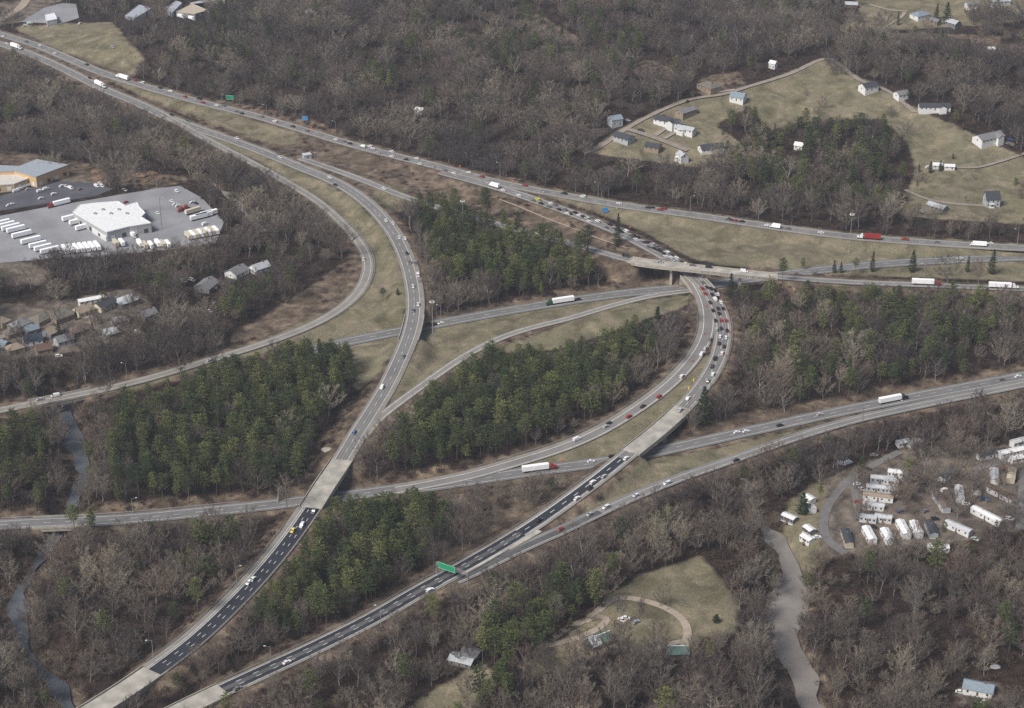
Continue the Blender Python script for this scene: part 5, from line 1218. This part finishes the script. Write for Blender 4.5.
# mobile homes
def mobile(px, py, dx, dy, L, label, roof='pale', wall='white', Wd=4.6, n=1):
    x, y, z, a, _ = pose(px, py, dx, dy); z = float(hz(x, y)); o = empty('mobile_home', (x, y, z+.1), a); tag(o, label, 'mobile home')
    l, w_ = L/2, Wd/2; mb = MB(); mb.box(-l, l, -w_, w_, .5, 3.3)
    for s in (-1, 1): mb.poly([(s*l, -w_, 3.3), (s*l, w_, 3.3), (s*l, 0, 3.95)][::s])
    setcol(mb.build('wall', M['wallcol'], o), RC.get(wall, COL.get(wall, (.6,.6,.6))))
    rf = MB()
    for s in (-1, 1):
        lo = [(-l-.2, s*(w_+.2), 3.2), (l+.2, s*(w_+.2), 3.2), (l+.2, 0, 3.95), (-l-.2, 0, 3.95)]
        if s > 0: lo.reverse()
        rf.hexa(lo, [(p[0], p[1], p[2]+.12) for p in lo])
    R_ = setcol(rf.build('roof', M['roofcol'], o), RC[roof])
    v = MB(); v.box(-l*.4, -l*.4+.5, .3, .8, 3.9, 4.3); v.build('roof_vent', M['steel'], R_)
    sk = MB(); sk.box(-l+.1, l-.1, -w_+.1, w_-.1, -.6, .5); sk.build('skirting', M['trim'], o)
    for s in (-1, 1):
        for i in range(4):
            xx = -l+(i+.5)*L/4; g = MB(); y0 = s*w_; g.box(xx-.5, xx+.5, min(y0, y0+s*.05), max(y0, y0+s*.05), 1.6, 2.6); g.build('window', M['glass'], o)
    g = MB(); g.box(-.45, .45, -w_-.07, -w_, .6, 2.6); g.build('door', M['door'], o)
    st = MB(); st.box(-.8, .8, -w_-1.5, -w_-.08, -.5, .5); st.build('steps', M['wood'], o)
MH = [(880,482,24,2,12,'short pale mobile home at the top of the stacked column','silver','pale'),(895,476,16,2,9,'smallest white mobile home heading the stacked column','white','white'),
 (876,491,24,2,12,'grey mobile home west of the split pair, second row of the column','silver','pale'),(891,484,17,2,9,'white mobile home right of the top short one','pale','white'),(892,493,15,2,8,'grey mobile home at the east side of the second row','pale','silver'),
 (878,500,29,3,18,'long tan streaked mobile home spanning the third row','tan','white'),(873,509,20,2,13,'pale mobile home in the fourth row of the column','silver','white'),
 (868,521,16,2,10,'pale mobile home at the west of the lowest row','pale','silver'),(883,521,17,2,10,'grey streaked mobile home at the east of the lowest row','silver','silver'),
 (869,538,8,15,15,'first bright white mobile home standing end-on below the column','white','white'),(887,539,8,14,13,'second bright white mobile home end-on below the column','white','white'),
 (903,532,9,17,16,'third bright white mobile home end-on, beside the brown trees','white','white'),(916,532,7,15,14,'fourth white end-on mobile home left of the dark grey one','white','white'),(931,532,6,15,15,'dark grey roofed end-on mobile home','dark','pale'),
 (847,541,6,18,16,'dark roofed mobile home beside the park lane bend','dark','cream'),(958,531,20,9,17,'mobile home with vented pale roof and white end, lowest on the slope','silver','white'),
 (987,519,27,14,22,'bright white mobile home beside the bare brown yard','white','white'),(1001,497,24,12,20,'white mobile home with brown roof and four dark windows','brown','white'),
 (941,505,12,17,19,'weathered pinkish brown roofed mobile home under bare trees','rust','pale'),(959,497,2,16,16,'light grey streaked mobile home left of the dark roofed one','silver','white'),
 (976,489,2,17,17,'dark roofed mobile home with white end wall','dark','white'),(994,479,2,15,15,'light grey mobile home below the long white roof','pale','white'),(1011,478,-2,15,15,'cream striped mobile home near the east lane','cream','cream'),
 (948,477,20,-15,18,'green grey roofed mobile home with bright white side','dark','white'),(992,457,30,-7,21,'long black roofed mobile home at the top of the park','dark','white'),(1012,455,32,-8,20,'long brilliant white mobile home crossing the view edge','white','white'),
 (1016,462,16,-4,9,'short rounded white mobile home below the long brilliant one','white','white'),(1018,445,16,-5,11,'grey mobile home at the view edge above the long white one','silver','white'),
 (903,446,14,-2,9,'white flat mobile home isolated at the wood\'s edge','white','white'),(914,446,16,-3,9,'grey roofed mobile home joined in line at the wood\'s edge','pale','white'),
 (938,551,20,1,12,'white mobile home almost hidden by trees below the park','white','white'),(789,521,15,3,9,'white camper with dark side by the muddy stream','white','grey'),
 (809,502,9,5,7,'white trailer home behind the bushy evergreen','white','white'),(811,512,5,6,5,'tiny white trailer peeking beside the bushy evergreen','white','white'),
 (809,533,10,6,7,'white trailer just above the lowest one by the lane','white','grey'),(807,542,10,3,8,'lowest white trailer beside the park lane','white','white')]
RC['cream'] = (.5,.43,.33)
for px, py, dx, dy, L, la, rf, wl in MH: mobile(px, py, dx, dy, L*.93, la, rf, wl)
# big flat roofed buildings from their outline at roof height
def flatblock(pl, zg, h, roof, wall, name, part='wing', root=None, label=None, loc=None):
    W_ = [tuple(map(float, at_z(a, b_, zg+h))) for a, b_ in pl]
    ar = sum(W_[i][0]*W_[(i+1) % len(W_)][1]-W_[(i+1) % len(W_)][0]*W_[i][1] for i in range(len(W_)))
    if ar < 0: W_.reverse()
    cx = sum(p[0] for p in W_)/len(W_); cy = sum(p[1] for p in W_)/len(W_)
    if root is None:
        root = empty(name, (cx, cy, zg)); tag(root, label, 'building'); root['_c'] = 0; del root['_c']; ox, oy = cx, cy
    else: ox, oy = root.location.x, root.location.y
    n = len(W_); mb = MB(); b0 = [(x-ox, y-oy, -1.5) for x, y in W_]; b1 = [(x-ox, y-oy, h) for x, y in W_]
    for i in range(n): mb.poly([b0[i], b0[(i+1) % n], b1[(i+1) % n], b1[i]])
    mb.poly(b1)
    setcol(mb.build('wall', M['wallcol'], root), wall)
    rf = MB(); rf.poly([(cx-ox+(x-cx)*.995, cy-oy+(y-cy)*.995, h+.12) for x, y in W_])
    R_ = setcol(rf.build('roof', M['roofcol'], root), roof)
    for i in range(n):
        p, q = W_[i], W_[(i+1) % n]; d = math.hypot(q[0]-p[0], q[1]-p[1])
        if d < 1: continue
        nxx, nyy = (q[1]-p[1])/d, -(q[0]-p[0])/d
        cp = MB(); a0 = [(p[0]-ox, p[1]-oy), (q[0]-ox, q[1]-oy)]
        o1 = [(a0[0][0]+nxx*.25, a0[0][1]+nyy*.25), (a0[1][0]+nxx*.25, a0[1][1]+nyy*.25)]; i1 = [(a0[0][0]-nxx*.2, a0[0][1]-nyy*.2), (a0[1][0]-nxx*.2, a0[1][1]-nyy*.2)]
        lo = [(*o1[0], h-.4), (*o1[1], h-.4), (*i1[1], h-.4), (*i1[0], h-.4)]; cp.hexa(lo, [(u, v, h+.35) for u, v, _ in lo])
        setcol(cp.build('roof_edge', M['wallcol'], R_), roof)
        if nyy < .2 and d > 9:            # dock doors along the sides that face the yard
            for k in range(int(d/7)):
                f = (k+.5)/int(d/7); mx, my = p[0]+(q[0]-p[0])*f-ox, p[1]+(q[1]-p[1])*f-oy; tx, ty = (q[0]-p[0])/d, (q[1]-p[1])/d
                g = MB(); lo = [(mx-tx*1.6+nxx*.08, my-ty*1.6+nyy*.08, .9), (mx+tx*1.6+nxx*.08, my+ty*1.6+nyy*.08, .9), (mx+tx*1.6+nxx*.01, my+ty*1.6+nyy*.01, .9), (mx-tx*1.6+nxx*.01, my-ty*1.6+nyy*.01, .9)]
                g.hexa(lo, [(u, v, 4.0) for u, v, _ in lo]); g.build('dock_door', M['dark_steel'] if k % 2 else M['trim'], root)
    return root
wh = flatblock([(73,212),(80,205),(96,203),(118,201.5),(125,206),(137,202.5),(139,207),(145,213),(141,217),(151,223),(129,226.5),(107,232)], 5, 8, (.78,.78,.77), (.42,.42,.42), 'warehouse_building', label='big white roofed warehouse in the middle of the freight yard')
for i in range(5):
    x, y = at_z(95+i*8, 214-(i % 2)*4, 13.1); mb = MB(); ox, oy = wh.location.x, wh.location.y
    mb.box(x-ox-1, x-ox+1, y-oy-1, y-oy+1, 8.1, 9.2); mb.build('roof_unit', M['steel'], wh)
flatblock([(92,228),(97,226.5),(111,234),(106,237)], 5, 4, (.78,.78,.77), (.7,.7,.7), 'warehouse', root=wh)
tn = flatblock([(-40,163),(18,166.5),(36,159.5),(68,165),(36,177),(14,171),(-40,173)], 5, 9, (.33,.36,.39), (.62,.42,.22), 'factory_building', label='long factory with blue grey roof and tan end wall')
flatblock([(-40,173),(10,172),(34,176.5),(14,184),(-40,188)], 5, 6, (.62,.58,.52), (.48,.38,.24), 'factory', root=tn)
flatblock([(45,15),(54,13),(57,19),(47,21)], 9, 5, (.75,.76,.78), (.6,.6,.6), 'depot_building', label='small white roofed depot in the roadside yard at the top')
flatblock([(125,16),(139,5),(152,8),(134,19)], 9, 5, (.38,.41,.45), (.7,.7,.7), 'depot_building', label='grey roofed shed with white end wall at the top')
flatblock([(166,8),(176,1),(182,3),(172,13)], 9, 5, (.42,.44,.47), (.4,.4,.42), 'depot_building', label='narrow grey roofed building left of the tan roof')
flatblock([(176,12),(192,4),(212,2),(205,11),(195,14)], 9, 5, (.5,.42,.33), (.25,.27,.28), 'depot_building', label='tan roofed building with dark front behind white trucks')
flatblock([(190,3),(225,-4),(224,8),(210,11)], 9, 5, (.45,.46,.47), (.4,.4,.42), 'depot_building', label='long pale roof behind the tan roofed building')
for px, py, la in ((181,18,'larger white truck in front of the tan roofed building'),(192,20,'smaller white truck in front of the tan roofed building')):
    x, y, z, a, _ = pose(px, py, 10, 2); boxtruck(x, y, z, a, 'white', la, L=9)
x, y, z, a, _ = pose(131, 19, 10, 1); boxtruck(x, y, z, a, 'white', 'white truck beside the grey roofed shed', L=10)
mb = MB(); x, y, z = G(307, 158); mb.box(-3.2, 3.2, -2.6, 2.6, -.5, 3.4)
o = empty('equipment_shed', (x, y, z), .4); tag(o, 'little grey shed on the highway median beside a light pole', 'shed'); setcol(mb.build('wall', M['wallcol'], o), (.42,.44,.45))
mb = MB(); mb.box(-3.5, 3.5, -2.9, 2.9, 3.4, 3.65); setcol(mb.build('roof', M['roofcol'], o), (.5,.52,.53)); mb = MB(); mb.box(-.6, .6, -2.68, -2.6, 0, 2.3); mb.build('door', M['dark_steel'], o)

# ------------------------------------------------------------------ masts, lamps, signs
def mast(px, py, h, label):
    x, y, z = G(px, py); o = empty('high_mast_light', (x, y, z)); tag(o, label, 'light mast')
    mb = MB(); mb.tube((0, 0, -.5), (0, 0, h), .34, .14, 8, 0, True); mb.build('pole', M['steel'], o)
    rg = MB()
    for i in range(8):
        a, b_ = i*math.pi/4, (i+1)*math.pi/4; rg.tube((1.3*math.cos(a), 1.3*math.sin(a), h-.2), (1.3*math.cos(b_), 1.3*math.sin(b_), h-.2), .09, .09, 4); rg.tube((0, 0, h-.1), (1.3*math.cos(a), 1.3*math.sin(a), h-.2), .06, .06, 4)
    rg.build('ring', M['steel'], o)
    for i in range(8):
        a = i*math.pi/4; l = MB(); l.tube((1.5*math.cos(a), 1.5*math.sin(a), h-.75), (1.5*math.cos(a), 1.5*math.sin(a), h-.1), .42, .24, 6, 0, True); l.build('lamp_head', M['white_sign'], o)
mast(433, 345, 32, 'tall light mast on the grass beside the middle roadway')
mast(849, 253, 31, 'tall light mast in the wide grassy median by the rust red truck')
mast(463, 238, 30, 'tall light mast rising out of the pines below the highway')
LP = [(154,664,14,-1,'lamp post beside the end of the black curved lanes'),(237,588,13,1,'lamp post halfway along the black curved lanes'),(381,627,13,-1,'lamp post leaning arm over the striped highway, middle one'),(271,663,10,-1,'lamp post near the lower end of the striped highway'),
 (133,514,10,1,'lamp post beside the flat roadway near the round pine'),(127,379,11,-1,'lamp post above the creek end of the loop ramp'),(441,320,11,-1,'small lamp post right of the tall mast'),(336,135,12,-1,'lamp post on the far highway verge above the grey shed'),
 (267,117,11,-1,'lamp post near the blue sign on the far highway'),(318,165,10,-1,'lamp post next to the little grey median shed'),(500,178,13,-1,'lamp post with long arm where the highways split'),(598,197,12,-1,'pale pole at the wood edge above the split highways'),
 (690,213,14,1,'pole at the wood edge above the wide median'),(540,203,9,1,'yellowish lamp post beside the yellow vehicle'),(613,220,9,1,'lamp post just behind the narrow evergreen'),(1017,246,13,-1,'lamp post at the east end of the uppermost highway'),(904,418,12,-1,'lamp post beside the truck on the lower roadway'),(924,278,11,-1,'lamp post beside the red cab truck'),
 (162,229,25,1,'very tall dark pole in the freight yard'),(733,118,9,1,'utility pole at the ridge lane')]
def lamp_post(px, py, h, s, label):
    x, y, z = G(px, py); o = empty('lamp_post', (x, y, z), random.uniform(-.3, .3)); tag(o, label, 'lamp post')
    mb = MB(); mb.tube((0, 0, -.5), (0, 0, h), .2, .12, 6, 0, True); mb.build('pole', M['steel' if 'dark' not in label and 'utility' not in label else 'wood'], o)
    mb = MB(); mb.tube((0, 0, h-.3), (s*2.6, 0, h+.4), .08, .07, 4); mb.build('arm', M['steel'], o)
    mb = MB(); mb.box(s*2.6-.5, s*2.6+.5, -.25, .25, h+.3, h+.52); mb.build('lamp_head', M['white_sign'], o)
for a in LP: lamp_post(*a)
UP = [(903,148,9,'utility pole on the lane above the white ranch house'),(986,142,8,'utility pole in front of the woods above the hill house'),(942,107,12,'tall pale pole at the ranch house roof'),(897,176,9,'utility pole at the wood corner of the hill field'),(875,200,8,'utility pole at the knoll lane bend'),(815,455,12,'bare utility pole below the eastbound ramp'),(862,428,14,'utility pole in the wood strip by the mobile homes')]
for px, py, h, la in UP:
    x, y, z = G(px, py); o = empty('utility_pole', (x, y, z), .3); tag(o, la, 'utility pole'); mb = MB(); mb.tube((0, 0, -.5), (0, 0, h), .17, .12, 6, 0, True); mb.build('pole', M['wood'], o)
    mb = MB(); mb.box(-1.2, 1.2, -.06, .06, h-.9, h-.74); mb.build('crossarm', M['wood'], o)
# green overhead sign on its truss
xa, ya, za = G(437, 575); xb, yb, zb_ = G(468, 586); L_ = math.hypot(xb-xa, yb-ya)
o = empty('overhead_sign_gantry', (xa, ya, za), math.atan2(yb-ya, xb-xa)); tag(o, 'green sign panel on a steel gantry over the striped lower highway', 'highway sign')
for s in (0, L_):
    mb = MB()
    for dy in (-.5, .5): mb.tube((s, dy, -2.5), (s, dy, 8.4), .2, .16, 6, 0, True)
    mb.tube((s, -.5, 3), (s, .5, 5), .07, .07, 4); mb.tube((s, .5, 5), (s, -.5, 7), .07, .07, 4); mb.build('post', M['steel'], o)
mb = MB()
for dy in (-.5, .5):
    for zz in (6.9, 8.3): mb.tube((-.5, dy, zz), (L_+.5, dy, zz), .1, .1, 4, 0, True)
nseg = max(4, int(L_/2))
for i in range(nseg):
    a, b_ = L_*i/nseg, L_*(i+1)/nseg
    for dy in (-.5, .5): mb.tube((a, dy, 6.9 if i % 2 else 8.3), (b_, dy, 8.3 if i % 2 else 6.9), .05, .05, 4)
mb.build('truss', M['steel'], o)
mb = MB(); mb.box(1.2, L_*.62, -.78, -.66, 5.5, 9.4); p_ = mb.build('sign_panel', M['green_sign'], o)
mb = MB(); x0, x1 = 1.4, L_*.62-.2
for (a, b_, c, d) in ((x0, x1, 5.68, 5.78), (x0, x1, 9.12, 9.22), (x0, x0+.1, 5.78, 9.12), (x1-.1, x1, 5.78, 9.12)): mb.box(a, b_, -.81, -.785, c, d)
mb.build('border', M['white_sign'], p_)
def panel_sign(px, py, W_, Hs, m, label, lift=2.2, rz=0.0, back=False):
    x, y, z = G(px, py); o = empty('road_sign', (x, y, z), rz); tag(o, label, 'road sign')
    for s in (-W_*.3, W_*.3): mb = MB(); mb.box(s-.1, s+.1, .05, .25, -.5, lift+Hs*.9); mb.build('post', M['steel'], o)
    mb = MB(); mb.box(-W_/2, W_/2, -.06, .04, lift, lift+Hs); p = mb.build('panel', M[m], o)
    mb = MB(); t_ = .12
    for a, b_, c, d in ((-W_/2+.1, W_/2-.1, lift+.1, lift+.1+t_), (-W_/2+.1, W_/2-.1, lift+Hs-.1-t_, lift+Hs-.1)): mb.box(a, b_, -.085, -.063, c, d)
    mb.build('border', M['white_sign'], p)
panel_sign(230, 102, 7.5, 4.0, 'green_sign', 'green highway sign at the foot of the woods on the far highway', rz=-.2)
panel_sign(305, 122, 5, 3.4, 'blue_sign', 'blue service sign on the bank above the far highway', lift=1.6)
panel_sign(605, 214, 4.6, 3.8, 'blue_sign', 'blue sign on the grass between the two far highways', rz=.2, lift=1.5)
x, y, z = G(281, 501); o = empty('roadside_panel_sign', (x, y, z), .9); tag(o, 'pale upright slab standing beside the flat roadway near the concrete bridge', 'roadside panel')
mb = MB(); mb.hexa([(-2.6, -.2, -.5), (2.6, -.2, -.5), (2.6, .2, -.5), (-2.6, .2, -.5)], [(-1.6, -.2, 9.0), (1.6, -.2, 9.0), (1.6, .2, 9.0), (-1.6, .2, 9.0)]); mb.build('panel', M['rail_concrete'], o)
mb = MB(); mb.tube((4.4, 0, -.5), (4.0, 0, 9.5), .16, .1, 6, 0, True); mb.build('pole', M['steel'], o)
def work_sign(px, py, label, s=1.0):
    x, y, z = G(px, py); o = empty('work_zone_sign', (x, y, z)); tag(o, label, 'work sign'); mb = MB()
    mb.hexa([(0, -.03, 1.0), (1.0*s, -.03, 1.0+s), (1.0*s, .03, 1.0+s), (0, .03, 1.0)], [(-1.0*s, -.03, 1.0+s), (0, -.03, 1.0+2*s), (0, .03, 1.0+2*s), (-1.0*s, .03, 1.0+s)]) if False else None
    d = [(0, 1.0), (1.0*s, 1.0+s), (0, 1.0+2*s), (-1.0*s, 1.0+s)]
    mb.poly([(a, -.03, c) for a, c in d]); mb.poly([(a, .03, c) for a, c in d][::-1])
    for i in range(4): (a, c), (e, f) = d[i], d[(i+1) % 4]; mb.poly([(a, -.03, c), (a, .03, c), (e, .03, f), (e, -.03, f)])
    mb.build('panel', M['orange_sign'], o)
    mb = MB(); mb.tube((0, .08, 0), (0, .08, 1+s), .05, .05, 4); mb.tube((-.9, .08, .03), (.9, .08, .03), .05, .05, 4); mb.tube((0, -.8, .03), (0, .9, .03), .05, .05, 4); mb.build('stand', M['dark_steel'], o)
for px, py, la in [(333,134,'orange work sign by the lamp post on the far highway'),(438,176,'orange work sign on the brushy median bank'),(460,168,'orange work sign at the woods above the highway split'),(630,229,'orange work sign on the grass behind the jam'),(512,183,'reddish orange work sign at the wood edge by the split'),
   (312,131,'small orange work sign left of the one at the lamp post'),(311,129,'orange flag sign next to the blue service sign'),(561,463,'orange sign in front of the white trailer with dark red cab')]: work_sign(px, py, la, 0.85)
def barrel(px, py, k, label, m='orange_sign'):
    x, y, z, _, _, _ = road_pose(k, px, py, False); o = empty('traffic_barrel', (x, y, z)); tag(o, label, 'traffic barrel', 'orange barrels along the packed curve')
    mb = MB(); mb.tube((0, 0, .12), (0, 0, 1.3), .42, .32, 10, 0, True); b_ = mb.build('drum', M[m], o)
    mb = MB(); mb.tube((0, 0, 0), (0, 0, .12), .6, .6, 8, 0, True); mb.build('base', M['tyre'], o)
    for zz in (.45, .85): mb = MB(); mb.tube((0, 0, zz), (0, 0, zz+.18), .41-.08*zz+.02, .40-.08*zz, 10); mb.build('stripe', M['white_sign'], o)
for i, (px, py) in enumerate([(729,300),(730,332),(727,356),(706,306),(704,334),(692,361)]):
    barrel(px, py, 'J' if px > 710 else 'C', ['first barrel on the outer shoulder of the packed curve','second barrel on the outer shoulder of the packed curve','third barrel on the outer shoulder of the packed curve','first barrel on the inner shoulder of the packed curve','second barrel on the inner shoulder of the packed curve','third barrel on the inner shoulder of the packed curve'][i])
for px, py, la in ((689,389,'yellow drum on the grass wedge nearest the curve'),(694,381,'yellow drum on the grass wedge farther up')):
    x, y, z = G(px, py); o = empty('traffic_barrel', (x, y, z)); tag(o, la, 'traffic barrel'); mb = MB(); mb.tube((0, 0, 0), (0, 0, 1.5), .6, .5, 10, 0, True); mb.build('drum', M['yellow'], o)
# a pale boulder by the ramp, a propane tank, rubble heaps in the dirt yard
def rock(px, py, r, m, name, label, cat, seed):
    rr = random.Random(seed); x, y, z = G(px, py); mb = MB(); n1_, n2_ = 7, 5; V = []
    for i in range(n2_+1):
        th = math.pi*.5*(i/n2_)
        for j in range(n1_): a = 2*math.pi*j/n1_; q = r*math.cos(th)*rr.uniform(.8, 1.15); V.append((q*math.cos(a)*1.4, q*math.sin(a), r*.6*math.sin(th)*rr.uniform(.85, 1.1)-.1))
    mb.v = V
    for i in range(n2_):
        for j in range(n1_): mb.f.append((i*n1_+j, i*n1_+(j+1) % n1_, (i+1)*n1_+(j+1) % n1_, (i+1)*n1_+j)); mb.m.append(0)
    o = mb.build(name, M[m]); o.location = (x, y, z); tag(o, label, cat)
rock(327, 450, 2.6, 'rail_concrete', 'boulder', 'pale boulder on the dry bank beside the concrete bridge', 'boulder', 3)
rock(996, 667, 2.0, 'white_sign', 'storage_tank', 'round white tank in the bottom right yard', 'tank', 4)
for i, (px, py, r_) in enumerate([(100,179,6),(112,182,7),(122,180,8),(140,176,6),(96,172,5),(151,174,5),(68,171,3),(130,173,5),(86,166,4),(105,170,4),(118,167,4),(144,181,4),(160,178,4),(135,184,3)]):
    rock(px, py, r_*.8, 'mound', 'dirt_mound', f'{ORD[i]} brown earth mound counted through the dirt yard by the factory', 'earth mound', 20+i)
# ------------------------------------------------------------------ the air
hb = MB(); hb.box(-1500, 1500, -60, 3200, -80, 640); hm = bpy.data.materials.new('pale_air'); hm.use_nodes = True; t = hm.node_tree; t.nodes.clear()
pv = t.nodes.new('ShaderNodeVolumePrincipled'); pv.inputs['Color'].default_value = (.86, .90, 1.0, 1); pv.inputs['Density'].default_value = 0.000078; pv.inputs['Anisotropy'].default_value = 0.2
om = t.nodes.new('ShaderNodeOutputMaterial'); t.links.new(pv.outputs[0], om.inputs['Volume'])
hb_o = hb.build('haze', hm); tag(hb_o, kind='stuff'); hb_o['label'] = 'thin bluish winter haze over the valley'; hb_o['category'] = 'haze'
